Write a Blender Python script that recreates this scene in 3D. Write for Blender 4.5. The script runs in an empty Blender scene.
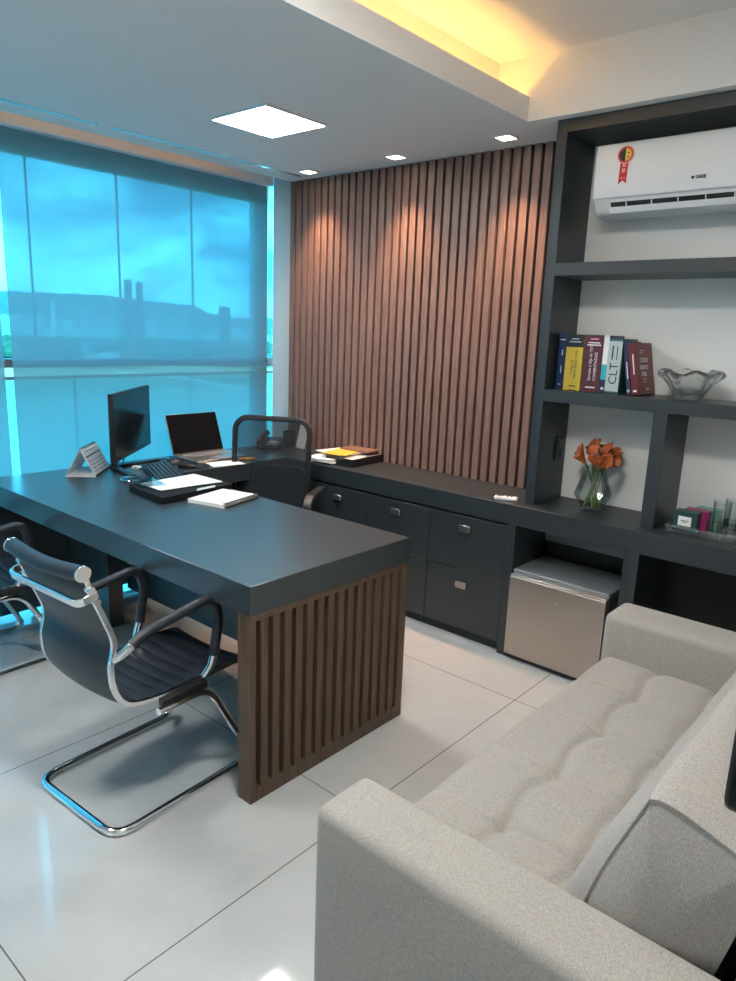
import bpy, bmesh, math, random
from mathutils import Vector, Matrix
random.seed(7)
PI = math.pi
scn = bpy.context.scene
COL = scn.collection

# ------------------------------------------------------------------ materials
def new_mat(name):
    m = bpy.data.materials.new(name); m.use_nodes = True
    nt = m.node_tree; nt.nodes.clear()
    out = nt.nodes.new('ShaderNodeOutputMaterial')
    return m, nt, out
def N(nt, t, **kw):
    n = nt.nodes.new(t)
    for k, v in kw.items():
        if k in n.inputs: n.inputs[k].default_value = v
        else: setattr(n, k, v)
    return n
def L(nt, a, b): nt.links.new(a, b)
def rgba(c): return (c[0], c[1], c[2], 1.0)
def pbr(name, col, rough=0.5, metal=0.0, spec=0.5, var=0.0, scale=30.0, bump=0.0, bscale=200.0, coat=0.0, ior=1.5):
    m, nt, out = new_mat(name)
    b = N(nt, 'ShaderNodeBsdfPrincipled')
    b.inputs['Base Color'].default_value = rgba(col)
    b.inputs['Roughness'].default_value = rough
    b.inputs['Metallic'].default_value = metal
    b.inputs['Specular IOR Level'].default_value = spec
    b.inputs['Coat Weight'].default_value = coat; b.inputs['IOR'].default_value = ior
    tc = N(nt, 'ShaderNodeTexCoord')
    if var > 0:
        n = N(nt, 'ShaderNodeTexNoise', Scale=scale, Detail=4.0)
        L(nt, tc.outputs['Object'], n.inputs['Vector'])
        r = N(nt, 'ShaderNodeValToRGB')
        r.color_ramp.elements[0].position = 0.3; r.color_ramp.elements[1].position = 0.7
        r.color_ramp.elements[0].color = rgba([c*(1-var) for c in col])
        r.color_ramp.elements[1].color = rgba([min(1, c*(1+var)) for c in col])
        L(nt, n.outputs['Fac'], r.inputs['Fac']); L(nt, r.outputs['Color'], b.inputs['Base Color'])
    if bump > 0:
        n2 = N(nt, 'ShaderNodeTexNoise', Scale=bscale, Detail=2.0)
        L(nt, tc.outputs['Object'], n2.inputs['Vector'])
        bp = N(nt, 'ShaderNodeBump', Strength=bump, Distance=0.002)
        L(nt, n2.outputs['Fac'], bp.inputs['Height']); L(nt, bp.outputs['Normal'], b.inputs['Normal'])
    L(nt, b.outputs['BSDF'], out.inputs['Surface'])
    return m
def wood(name, dark, light, rough=0.45, stretch=(60, 60, 2.5), spec=0.4):
    m, nt, out = new_mat(name)
    b = N(nt, 'ShaderNodeBsdfPrincipled', Roughness=rough)
    b.inputs['Specular IOR Level'].default_value = spec
    tc = N(nt, 'ShaderNodeTexCoord'); mp = N(nt, 'ShaderNodeMapping'); mp.inputs['Scale'].default_value = stretch
    n = N(nt, 'ShaderNodeTexNoise', Scale=1.6, Detail=6.0, Roughness=0.62, Distortion=0.6)
    L(nt, tc.outputs['Object'], mp.inputs['Vector']); L(nt, mp.outputs['Vector'], n.inputs['Vector'])
    r = N(nt, 'ShaderNodeValToRGB')
    r.color_ramp.elements[0].position = 0.32; r.color_ramp.elements[1].position = 0.7
    r.color_ramp.elements[0].color = rgba(dark); r.color_ramp.elements[1].color = rgba(light)
    L(nt, n.outputs['Fac'], r.inputs['Fac']); L(nt, r.outputs['Color'], b.inputs['Base Color'])
    L(nt, b.outputs['BSDF'], out.inputs['Surface'])
    return m
def emit(name, col, s):
    m, nt, out = new_mat(name)
    e = N(nt, 'ShaderNodeEmission', Color=rgba(col), Strength=s)
    L(nt, e.outputs['Emission'], out.inputs['Surface'])
    return m
def thin_glass(name, tint, gloss=0.08, rough=0.02):
    """thin clear sheet: tinted see-through plus a fresnel mirror layer"""
    m, nt, out = new_mat(name)
    t = N(nt, 'ShaderNodeBsdfTransparent', Color=rgba(tint))
    g = N(nt, 'ShaderNodeBsdfGlossy', Roughness=rough)
    lw = N(nt, 'ShaderNodeLayerWeight', Blend=0.25)
    mul = N(nt, 'ShaderNodeMath', operation='MULTIPLY_ADD'); mul.inputs[1].default_value = 0.38; mul.inputs[2].default_value = gloss*0.5
    L(nt, lw.outputs['Fresnel'], mul.inputs[0])
    mx = N(nt, 'ShaderNodeMixShader')
    L(nt, mul.outputs[0], mx.inputs['Fac']); L(nt, t.outputs[0], mx.inputs[1]); L(nt, g.outputs[0], mx.inputs[2])
    L(nt, mx.outputs[0], out.inputs['Surface'])
    return m
def screen_cloth(name, openness, trans, refl, weave=0):
    """woven screen: open share lets light straight through, threads scatter it"""
    m, nt, out = new_mat(name)
    t = N(nt, 'ShaderNodeBsdfTransparent', Color=(1, 1, 1, 1))
    tl = N(nt, 'ShaderNodeBsdfTranslucent', Color=rgba(trans))
    df = N(nt, 'ShaderNodeBsdfDiffuse', Color=rgba(refl))
    ad = N(nt, 'ShaderNodeAddShader')
    L(nt, tl.outputs[0], ad.inputs[0]); L(nt, df.outputs[0], ad.inputs[1])
    mx = N(nt, 'ShaderNodeMixShader', Fac=openness)
    L(nt, ad.outputs[0], mx.inputs[1]); L(nt, t.outputs[0], mx.inputs[2])
    L(nt, mx.outputs[0], out.inputs['Surface'])
    return m
def fabric(name, a, b_, rough=0.9):
    m, nt, out = new_mat(name)
    b = N(nt, 'ShaderNodeBsdfPrincipled', Roughness=rough)
    b.inputs['Specular IOR Level'].default_value = 0.15
    b.inputs['Sheen Weight'].default_value = 0.15
    tc = N(nt, 'ShaderNodeTexCoord')
    mp1 = N(nt, 'ShaderNodeMapping'); mp1.inputs['Scale'].default_value = (700, 700, 170)
    mp2 = N(nt, 'ShaderNodeMapping'); mp2.inputs['Scale'].default_value = (700, 140, 700)
    n1 = N(nt, 'ShaderNodeTexNoise', Scale=1.0, Detail=3.0); n2 = N(nt, 'ShaderNodeTexNoise', Scale=1.0, Detail=3.0)
    L(nt, tc.outputs['Object'], mp1.inputs[0]); L(nt, tc.outputs['Object'], mp2.inputs[0])
    L(nt, mp1.outputs[0], n1.inputs['Vector']); L(nt, mp2.outputs[0], n2.inputs['Vector'])
    ad = N(nt, 'ShaderNodeMath', operation='ADD'); L(nt, n1.outputs['Fac'], ad.inputs[0]); L(nt, n2.outputs['Fac'], ad.inputs[1])
    hf = N(nt, 'ShaderNodeMath', operation='MULTIPLY'); hf.inputs[1].default_value = 0.5; L(nt, ad.outputs[0], hf.inputs[0])
    r = N(nt, 'ShaderNodeValToRGB')
    r.color_ramp.elements[0].position = 0.36; r.color_ramp.elements[1].position = 0.64
    r.color_ramp.elements[0].color = rgba(a); r.color_ramp.elements[1].color = rgba(b_)
    L(nt, hf.outputs[0], r.inputs['Fac']); L(nt, r.outputs['Color'], b.inputs['Base Color'])
    bp = N(nt, 'ShaderNodeBump', Strength=0.35, Distance=0.0015)
    L(nt, hf.outputs[0], bp.inputs['Height']); L(nt, bp.outputs['Normal'], b.inputs['Normal'])
    L(nt, b.outputs['BSDF'], out.inputs['Surface'])
    return m
def floor_mat():
    m, nt, out = new_mat('porcelain_tile')
    b = N(nt, 'ShaderNodeBsdfPrincipled', Roughness=0.07)
    b.inputs['Specular IOR Level'].default_value = 0.55
    tc = N(nt, 'ShaderNodeTexCoord'); sep = N(nt, 'ShaderNodeSeparateXYZ')
    L(nt, tc.outputs['Object'], sep.inputs[0])
    def joint(sock, off, pitch):
        a = N(nt, 'ShaderNodeMath', operation='SUBTRACT'); a.inputs[1].default_value = off; L(nt, sock, a.inputs[0])
        d = N(nt, 'ShaderNodeMath', operation='DIVIDE'); d.inputs[1].default_value = pitch; L(nt, a.outputs[0], d.inputs[0])
        f = N(nt, 'ShaderNodeMath', operation='FRACT'); L(nt, d.outputs[0], f.inputs[0])
        s = N(nt, 'ShaderNodeMath', operation='SUBTRACT'); s.inputs[1].default_value = 0.5; L(nt, f.outputs[0], s.inputs[0])
        ab = N(nt, 'ShaderNodeMath', operation='ABSOLUTE'); L(nt, s.outputs[0], ab.inputs[0])
        g = N(nt, 'ShaderNodeMath', operation='GREATER_THAN'); g.inputs[1].default_value = 0.5-0.0019; L(nt, ab.outputs[0], g.inputs[0])
        return g.outputs[0]
    gx = joint(sep.outputs['X'], -1.308, 1.02); gy = joint(sep.outputs['Y'], 0.536, 1.005)
    mxm = N(nt, 'ShaderNodeMath', operation='MAXIMUM'); L(nt, gx, mxm.inputs[0]); L(nt, gy, mxm.inputs[1])
    n = N(nt, 'ShaderNodeTexNoise', Scale=1.7, Detail=7.0, Roughness=0.6, Distortion=1.2); L(nt, tc.outputs['Object'], n.inputs['Vector'])
    r = N(nt, 'ShaderNodeValToRGB'); r.color_ramp.elements[0].position = 0.35; r.color_ramp.elements[1].position = 0.65
    r.color_ramp.elements[0].color = rgba((0.475, 0.487, 0.48)); r.color_ramp.elements[1].color = rgba((0.535, 0.547, 0.54))
    L(nt, n.outputs['Fac'], r.inputs['Fac'])
    mc = N(nt, 'ShaderNodeMix', data_type='RGBA'); mc.inputs[7].default_value = (0.16, 0.14, 0.12, 1)
    L(nt, mxm.outputs[0], mc.inputs[0]); L(nt, r.outputs['Color'], mc.inputs[6])
    L(nt, mc.outputs[2], b.inputs['Base Color'])
    L(nt, b.outputs['BSDF'], out.inputs['Surface'])
    return m

M = dict(
    strip=pbr('dimmed_wall_paint', (0.46, 0.48, 0.48), 0.7, var=0.02, scale=3),  # wall strip by the window, greyed to bring its brightness down
    wall=pbr('white_paint', (0.80, 0.80, 0.79), 0.7, var=0.02, scale=3),
    niche=pbr('niche_white_paint', (0.78, 0.79, 0.77), 0.6, var=0.02, scale=3),
    ceil=pbr('ceiling_paint', (0.80, 0.80, 0.79), 0.75, var=0.015, scale=2),
    floor=floor_mat(),
    graphite=pbr('graphite_laminate', (0.019, 0.026, 0.031), 0.42, spec=0.7, var=0.05, scale=60, bump=0.04, bscale=500),
    desk=pbr('desk_laminate', (0.026, 0.036, 0.042), 0.35, spec=0.62, var=0.04, scale=60, bump=0.03, bscale=500, ior=1.75),
    glint_alu=pbr('satin_aluminium', (0.85, 0.86, 0.87), 0.22, metal=1.0, var=0.02),
    black_matte=pbr('black_matte_card', (0.010, 0.011, 0.013), 0.75, spec=0.2, var=0.05),
    carcass=pbr('black_laminate', (0.016, 0.018, 0.02), 0.5, var=0.05, scale=40),
    slat=wood('walnut_slats', (0.132, 0.078, 0.062), (0.262, 0.160, 0.130), 0.5),
    slat_back=pbr('dark_backing', (0.010, 0.008, 0.007), 0.8, var=0.1),
    deskwood=wood('dark_walnut', (0.074, 0.045, 0.028), (0.150, 0.093, 0.058), 0.42),
    chrome=pbr('chrome', (0.82, 0.84, 0.86), 0.09, metal=1.0),
    satin=pbr('satin_nickel', (0.62, 0.56, 0.50), 0.3, metal=1.0, bump=0.02),
    steel=pbr('brushed_steel', (0.50, 0.45, 0.40), 0.34, metal=0.9, var=0.03, scale=8),
    alu=pbr('grey_aluminium', (0.25, 0.27, 0.28), 0.4, metal=0.4, var=0.03),
    white_plastic=pbr('white_plastic', (0.78, 0.80, 0.82), 0.28, var=0.01),
    arm_plastic=pbr('dark_arm_plastic', (0.06, 0.062, 0.065), 0.3, var=0.03),
    grey_plastic=pbr('grey_plastic', (0.22, 0.23, 0.24), 0.4, var=0.03),
    black_plastic=pbr('black_plastic', (0.012, 0.013, 0.015), 0.4, var=0.05),
    black_gloss=pbr('black_gloss', (0.005, 0.006, 0.007), 0.16, spec=0.25, var=0.05),
    leather=pbr('navy_black_leather', (0.017, 0.02, 0.028), 0.42, var=0.1, scale=60, bump=0.12, bscale=900),
    sofa=fabric('greige_woven_fabric', (0.255, 0.237, 0.216), (0.468, 0.436, 0.400)),
    paper=pbr('paper', (0.80, 0.80, 0.78), 0.7, var=0.02),
    paper_grey=pbr('grey_paper', (0.50, 0.50, 0.50), 0.7, var=0.08, scale=90),
    ink=pbr('ink', (0.02, 0.02, 0.022), 0.6, var=0.05),
    yellow=pbr('yellow_card', (0.75, 0.47, 0.05), 0.55, var=0.04),
    brown_leather=pbr('tan_leather', (0.20, 0.105, 0.07), 0.5, var=0.1, bump=0.1),
    bk_blue=pbr('book_blue', (0.008, 0.03, 0.10), 0.4, var=0.04),
    bk_yellow=pbr('book_yellow', (0.62, 0.46, 0.05), 0.4, var=0.04),
    bk_black=pbr('book_black', (0.015, 0.015, 0.015), 0.4, var=0.04),
    bk_wine=pbr('book_wine', (0.09, 0.02, 0.035), 0.4, var=0.04),
    bk_teal=pbr('book_teal', (0.03, 0.42, 0.50), 0.4, var=0.03),
    bk_navy=pbr('book_navy', (0.02, 0.03, 0.08), 0.4, var=0.04),
    bk_grey=pbr('book_grey', (0.45, 0.52, 0.53), 0.4, var=0.03),
    bk_green=pbr('book_green', (0.03, 0.11, 0.10), 0.4, var=0.03),
    bk_red=pbr('book_red', (0.15, 0.018, 0.022), 0.38, var=0.04),
    tea_green=pbr('box_dark_green', (0.006, 0.05, 0.045), 0.4, var=0.05),
    tea_mag=pbr('box_magenta', (0.32, 0.02, 0.13), 0.4, var=0.05),
    tea_mint=pbr('box_mint', (0.12, 0.36, 0.27), 0.4, var=0.05),
    lily=pbr('orange_petal', (0.46, 0.118, 0.034), 0.45, var=0.5, scale=60),
    stem=pbr('green_stem', (0.12, 0.20, 0.035), 0.45, var=0.25, scale=40),
    spadix=pbr('yellow_spadix', (0.60, 0.35, 0.06), 0.6, var=0.1),
    red_sticker=pbr('red_sticker', (0.60, 0.015, 0.03), 0.4, var=0.03),
    yel_sticker=pbr('yellow_sticker', (0.80, 0.55, 0.05), 0.4, var=0.03),
    pink_sticker=pbr('pink_sticker', (0.75, 0.32, 0.33), 0.4, var=0.03),
    glassclear=thin_glass('clear_glass', (0.93, 0.955, 0.95), 0.10),
    acrylic=thin_glass('clear_acrylic', (0.90, 0.92, 0.92), 0.36),
    window=thin_glass('blue_tinted_window_glass', (0.245, 0.80, 0.985), 0.03),
    slit=thin_glass('slit_filter_tint', (0.45, 0.92, 1.0), 0.03),
    blind=screen_cloth('solar_screen_fabric', 0.10, (0.150, 0.166, 0.182), (0.055, 0.058, 0.060)),
    chairmesh=screen_cloth('black_chair_mesh', 0.26, (0.01, 0.01, 0.01), (0.03, 0.035, 0.04)),
    led=emit('led_panel_white', (1.0, 0.985, 0.95), 54.0),
    led_up=emit('led_panel_added', (1.0, 0.985, 0.95), 84.0),
    spot=emit('spot_lens', (1.0, 0.85, 0.62), 12.0),
    cove=emit('cove_strip', (1.0, 0.52, 0.13), 30.0),
    slotled=emit('slot_strip', (1.0, 0.46, 0.12), 2.4),
)
def crystal():
    m, nt, out = new_mat('crystal')
    g = N(nt, 'ShaderNodeBsdfGlass', Color=(0.97, 0.98, 0.98, 1), Roughness=0.0, IOR=1.5)
    t = N(nt, 'ShaderNodeBsdfTransparent', Color=(0.97, 0.98, 0.98, 1)); mx = N(nt, 'ShaderNodeMixShader', Fac=0.15)
    L(nt, g.outputs[0], mx.inputs[1]); L(nt, t.outputs[0], mx.inputs[2]); L(nt, mx.outputs[0], out.inputs['Surface']); return m
M['crystal'] = crystal()

# ------------------------------------------------------------------ mesh builder
def fillet(pts, r, n=6):
    """round the inner corners of a polyline"""
    P = [Vector(p) for p in pts]; out = [P[0]]
    for i in range(1, len(P)-1):
        a, b, c = P[i-1], P[i], P[i+1]
        rr = r[i] if isinstance(r, (list, tuple)) else r
        d1 = (a-b); d2 = (c-b); t = min(rr, d1.length*0.49, d2.length*0.49)
        p1 = b+d1.normalized()*t; p2 = b+d2.normalized()*t
        for k in range(n+1):
            u = k/n
            out.append(p1*(1-u)**2+b*2*u*(1-u)+p2*u*u)
    out.append(P[-1]); return out
class MB:
    def __init__(s): s.bm = bmesh.new()
    def v(s, *p): return s.bm.verts.new(p if len(p) == 3 else p[0])
    def f(s, vs):
        try: return s.bm.faces.new(vs)
        except ValueError: return None
    def hexa(s, c):
        v = [s.v(*p) for p in c]
        for q in ((0, 3, 2, 1), (4, 5, 6, 7), (0, 1, 5, 4), (1, 2, 6, 5), (2, 3, 7, 6), (3, 0, 4, 7)): s.f([v[i] for i in q])
        return s
    def box(s, x0, x1, y0, y1, z0, z1, mtx=None):
        c = [(x0, y0, z0), (x1, y0, z0), (x1, y1, z0), (x0, y1, z0), (x0, y0, z1), (x1, y0, z1), (x1, y1, z1), (x0, y1, z1)]
        if mtx: c = [tuple(mtx @ Vector(p)) for p in c]
        return s.hexa(c)
    def prism(s, poly, axis, a, b):
        """extrude a 2-D outline along an axis ('x': poly is (y,z); 'y': (x,z); 'z': (x,y))"""
        def mk(p, t): return (t, p[0], p[1]) if axis == 'x' else (p[0], t, p[1]) if axis == 'y' else (p[0], p[1], t)
        A = [s.v(*mk(p, a)) for p in poly]; B = [s.v(*mk(p, b)) for p in poly]; n = len(poly)
        s.f(A[::-1]); s.f(B)
        for i in range(n): s.f([A[i], A[(i+1) % n], B[(i+1) % n], B[i]])
        return s
    def tube(s, pts, r, seg=12, w=None, h=None, up=(0, 0, 1), closed=False, cap=True):
        """round tube (r) or flat bar (w across, h along 'up') swept on a polyline; r may be a list"""
        P = [Vector(p) for p in pts]; n = len(P); rings = []
        T = []
        for i in range(n):
            if closed: d = P[(i+1) % n]-P[i-1]
            else: d = P[min(i+1, n-1)]-P[max(i-1, 0)]
            T.append(d.normalized())
        u = Vector(up); 
        if abs(u.dot(T[0])) > 0.95: u = Vector((1, 0, 0)) if abs(T[0].x) < 0.9 else Vector((0, 1, 0))
        nrm = (u-T[0]*u.dot(T[0])).normalized()
        for i in range(n):
            if i > 0:
                q = T[i-1].rotation_difference(T[i]); nrm = (q @ nrm); nrm = (nrm-T[i]*nrm.dot(T[i])).normalized()
            bi = T[i].cross(nrm); ring = []
            if w is None:
                rr = r[i] if isinstance(r, (list, tuple)) else r
                for k in range(seg):
                    a = 2*PI*k/seg; ring.append(s.v(P[i]+nrm*math.cos(a)*rr+bi*math.sin(a)*rr))
            else:
                for a, b in ((-1, -1), (1, -1), (1, 1), (-1, 1)):
                    ring.append(s.v(P[i]+bi*a*w/2+nrm*b*h/2))
            rings.append(ring)
        m = len(rings[0])
        for i in range(n if closed else n-1):
            A, B = rings[i], rings[(i+1) % n]
            for k in range(m): s.f([A[k], A[(k+1) % m], B[(k+1) % m], B[k]])
        if cap and not closed: s.f(rings[0][::-1]); s.f(rings[-1])
        return s
    def cyl(s, p, q, r, seg=20): return s.tube([p, q], r, seg)
    def lathe(s, prof, cx, cy, seg=32, cap0=True, cap1=False, fn=None):
        """profile of (radius, z) turned round a vertical axis"""
        rings = []
        for j, (r, z) in enumerate(prof):
            ring = []
            for k in range(seg):
                a = 2*PI*k/seg; rr, zz = (r, z) if fn is None else fn(r, z, a, j)
                ring.append(s.v(cx+rr*math.cos(a), cy+rr*math.sin(a), zz))
            rings.append(ring)
        for A, B in zip(rings, rings[1:]):
            for k in range(seg): s.f([A[k], A[(k+1) % seg], B[(k+1) % seg], B[k]])
        if cap0: s.f(rings[0][::-1])
        if cap1: s.f(rings[-1])
        return s
    def grid(s, fn, nu, nv, flip=False):
        g = [[s.v(fn(i/nu, j/nv)) for j in range(nv+1)] for i in range(nu+1)]
        for i in range(nu):
            for j in range(nv):
                q = [g[i][j], g[i+1][j], g[i+1][j+1], g[i][j+1]]
                s.f(q[::-1] if flip else q)
        return g
    def mesh(s, name, mat, angle=35):
        bmesh.ops.recalc_face_normals(s.bm, faces=s.bm.faces)
        for f in s.bm.faces: f.smooth = True
        me = bpy.data.meshes.new(name); s.bm.to_mesh(me); s.bm.free()
        me.materials.append(mat); me.set_sharp_from_angle(angle=math.radians(angle))
        return me
def link(name, data, parent=None):
    o = bpy.data.objects.new(name, data); COL.objects.link(o)
    if parent is not None:
        o.parent = parent
        if parent.get('_w'): o.matrix_parent_inverse = Matrix.Translation(-Vector(parent.location))
    return o
def part(name, mb, mat, parent=None, bevel=0, seg=2, angle=35, label=None):
    o = link(name, mb.mesh(name, mat, angle), parent)
    if bevel:
        b = o.modifiers.new('bevel', 'BEVEL'); b.width = bevel; b.segments = seg; b.limit_method = 'ANGLE'; b.angle_limit = math.radians(40)
    if label: o['label'] = label
    return o
def tag(o, label, cat, group=None):
    o['label'] = label; o['category'] = cat
    if group: o['group'] = group
    return o
def struct(o): o['kind'] = 'structure'; return o
def thing(name, label, cat, loc=(0, 0, 0), rotz=0.0, group=None, world=True):
    """Empty at a thing's base; world=True means its parts are written in room coordinates"""
    o = bpy.data.objects.new(name, None); COL.objects.link(o); o.empty_display_size = 0.1
    o.location = loc
    if world: o['_w'] = 1
    else: o.rotation_euler = (0, 0, rotz)
    return tag(o, label, cat, group)
def dup(root, label=None, **kw):
    def cp(o, par):
        c = o.copy(); COL.objects.link(c)
        if par is not None: c.parent = par
        for ch in [x for x in bpy.data.objects if x.parent == o]: cp(ch, c)
        return c
    r = cp(root, None)
    for k, v in kw.items(): setattr(r, k, v)
    if label: r['label'] = label
    return r
def lettering(txt, size, org, xd, yd, mat, parent, name='lettering', ext=0.0004, align='LEFT', spacing=1.0, bold=0.0):
    cu = bpy.data.curves.new('txt', 'FONT'); cu.body = txt; cu.size = size; cu.extrude = ext; cu.align_x = align; cu.offset = bold
    cu.space_character = spacing; cu.resolution_u = 3
    t = bpy.data.objects.new('txt', cu); COL.objects.link(t)
    dg = bpy.context.evaluated_depsgraph_get()
    me = bpy.data.meshes.new_from_object(t.evaluated_get(dg))
    bpy.data.objects.remove(t)
    x = Vector(xd).normalized(); y = Vector(yd).normalized(); z = x.cross(y)
    R = Matrix(((x.x, y.x, z.x, org[0]), (x.y, y.y, z.y, org[1]), (x.z, y.z, z.z, org[2]), (0, 0, 0, 1)))
    me.transform(R); me.materials.clear(); me.materials.append(mat)
    return link(name, me, parent)
OC_LOC = (-2.92, 2.46, 0); OC_ROT = math.radians(-149.5)
MON_ROT = math.radians(132.2)
CAL_ROT = math.radians(135.8)
SPOT_W = 66.0; SPOT_TILT = 0.0; SKY = 9.0; EXPO = 0.22
# ------------------------------------------------------------------ the room
XW = -3.70; YB = 3.265; ZS = 2.439; XR = 0.06; YR = -1.9
def slab(name, b, mat, bevel=0):
    mb = MB()
    for q in (b if isinstance(b[0], (list, tuple)) else [b]): mb.box(*q)
    return struct(part(name, mb, mat, None, bevel))
slab('floor', (-3.92, XR+0.1, YR-0.1, 3.6, -0.12, 0.0), M['floor'])
slab('wall_back', (-3.72, XR+0.1, 3.29, 3.41, 0, 2.85), M['wall'])
slab('back_wall_strip', (-3.72, -3.552, 3.268, 3.2905, 0, 2.60), M['strip'])  # piece of back wall split off so its colour can be darkened
slab('wall_right', (XR, XR+0.1, YR-0.1, 3.3, 0, 2.85), M['wall'])
slab('wall_rear', (-3.92, XR+0.1, YR-0.1, YR, 0, 2.85), M['wall'])
slab('wall_left', [(-3.92, -3.77, YR-0.1, 3.27, 2.36, 2.85), (-3.92, -3.77, YR-0.1, -1.3, 0, 2.36)], M['wall'])
slab('ceiling', [(-3.55, -1.85, YR-0.1, 3.30, ZS, 2.80),            # lowered soffit along window
                 (-1.85, -1.69, YR-0.1, 2.925, ZS, 2.462),          # ledge of the light cove
                 (-1.715, -1.69, YR-0.1, 2.925, 2.462, 2.536),      # upstand lip
                 (-1.85, XR+0.1, 2.925, 3.30, ZS, 2.80),            # drop over shelves
                 (-1.85, XR+0.1, YR-0.1, 2.925, 2.695, 2.80),       # raised ceiling
                 (-3.92, -3.55, YR-0.1, 3.6, 2.60, 2.80)],          # over the blind slot
     M['ceil'])
# bead added to mirror window light as a bright soffit line, four gapped lengths
mb = MB()
for y0, y1 in ((-1.8, 1.25), (1.31, 1.86), (1.93, 2.66), (2.70, 3.17)):
    mb.prism([(-3.372, ZS+0.002), (-3.371, ZS-0.0055), (-3.353, ZS-0.0025), (-3.353, ZS+0.002)], 'y', y0, y1)
struct(part('glint_bead', mb, M['glint_alu']))

# window: frame, fixed panes below, sliding panes above, an open slit between, with an added pane tinting its light
wf = MB()
GX0, GX1 = -3.84, -3.78
wf.box(GX0, GX1, -1.3, 3.27, 2.325, 2.36)
wf.box(GX0, GX1, -1.3, 3.55, 1.284, 1.328)
wf.box(GX0-0.01, GX1, -1.3, 3.55, 1.222, 1.238)
wf.box(GX0, GX1, -1.3, 3.55, 0.0, 0.012)
wf.box(GX0, GX1, 3.165, 3.27, 0.0, 2.36)
wf.box(GX0, GX1, 3.50, 3.60, 0.0, 2.60); wf.box(GX1, -3.72, 3.46, 3.60, 0.0, 2.60)
wf.box(GX0, GX1, -1.36, -1.3, 0.0, 2.36)
win = struct(part('window_1', wf, M['alu']))
ys = [-1.3, -0.75, -0.2, 0.35, 0.9, 1.705, 2.20, 2.69, 3.165]
for a, b in zip(ys, ys[1:]):
    part('glass_pane', MB().box(-3.814, -3.806, a+0.003, b-0.003, 1.328, 2.325), M['window'], win)
part('glass_pane', MB().box(-3.814, -3.806, 3.27, 3.50, 1.328, 2.60), M['window'], win)
for y in ys[1:-1]:
    part('joint_profile', MB().box(-3.815, -3.805, y-0.004, y+0.004, 1.328, 2.325), M['black_plastic'], win)
yl = [-1.3, -0.2, 0.9, 1.90, 2.66, 3.165]
for a, b in zip(yl, yl[1:]):
    part('glass_pane', MB().box(-3.814, -3.806, a, b, 0.012, 1.222), M['window'], win)
part('glass_pane', MB().box(-3.814, -3.806, 3.27, 3.50, 0.012, 1.222), M['window'], win)
part('slit_filter', MB().box(-3.814, -3.806, -1.3, 3.50, 1.238, 1.284), M['slit'], win, label='added pale pane tinting the light of the open slit')
for y in yl[1:-1]:
    part('mullion', MB().box(-3.815, -3.805, y-0.003, y+0.003, 0.012, 1.222), M['alu'], win)

# two solar screen roller blinds
def blind(y0, y1, label):
    t = thing('roller_blind', label, 'blind', (XW, (y0+y1)/2, 0), group='roller blinds on the window')
    part('cassette', MB().box(-3.768, -3.645, y0-0.012, y1+0.012, 2.412, 2.53), M['white_plastic'], t, 0.006)
    part('fabric', _fab(y0, y1), M['blind'], t)
    part('bottom_rail', MB().box(-3.708, -3.692, y0, y1, 0.050, 0.064), M['grey_plastic'], t, 0.003)
    return t
def _fab(y0, y1):
    m = MB(); m.grid(lambda u, v: (XW, y0+(y1-y0)*u, 0.062+2.363*v), 12, 12); return m
blind(1.531, 3.192, 'wide translucent roller blind behind the monitor and laptop')
blind(-1.28, 1.490, 'translucent roller blind at the far left edge of the photo, past the bright gap')
sl = tag(part('cove_light', MB().box(-3.562, -3.552, -1.8, 2.85, 2.545, 2.56), M['slotled']), 'warm light strip hidden in the ceiling slot above the roller blinds', 'light')

# slatted wall panel (one panel, its slats are its surface)
t = thing('slatted_wall_panel', 'tall brown slatted wood panel covering the wall behind the low cabinets', 'wall panel', (-2.56, 3.29, 0.76))
part('backing', MB().box(-3.55, -1.57, 3.279, 3.29, 0.76, ZS), M['slat_back'], t)
mb = MB(); x = -3.549; pitch = 1.979/34.6
for i in range(35):
    mb.box(x, min(x+0.041, -1.571), YB-0.006, 3.279, 0.7605, ZS-0.0005); x += pitch
part('slats', mb, M['slat'], t, 0.002, 1)

# ------------------------------------------------------------------ bookcase over the counter
sh = thing('shelving_unit', 'tall open dark grey shelving unit around the air conditioner', 'shelf', (-0.75, 3.1, 0.76))
g = M['graphite']; YS = 2.973
part('back_panel', MB().box(-1.522, XR, 3.252, 3.29, 0.762, 2.385), M['niche'], sh, label='white back panel')
part('upright', MB().box(-1.570, -1.522, YS, 3.289, 0.7605, ZS-0.002), g, sh, 0.0015, 1)
part('top_board', MB().box(-1.522, XR-0.002, YS, 3.289, 2.385, ZS-0.002), g, sh, 0.0015, 1)
part('shelf_board', MB().box(-1.522, XR-0.002, YS, 3.252, 1.802, 1.856), g, sh, 0.0015, 1)
part('shelf_board', MB().box(-1.522, XR-0.002, YS, 3.252, 1.251, 1.305), g, sh, 0.0015, 1)
part('divider', MB().box(-1.020, -0.962, YS, 3.252, 0.7605, 1.251), g, sh, 0.0015, 1)
o = tag(part('power_outlet', MB().box(-1.5218, -1.514, 3.135, 3.215, 0.955, 1.075), M['black_gloss'], None, 0.003), 'black double socket plate on the inner side of the shelf upright beside the flower vase', 'outlet')
part('socket', MB().cyl((-1.514, 3.175, 1.04), (-1.512, 3.175, 1.04), 0.018), M['carcass'], o)
part('socket', MB().cyl((-1.514, 3.175, 0.99), (-1.512, 3.175, 0.99), 0.018), M['carcass'], o)

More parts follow.
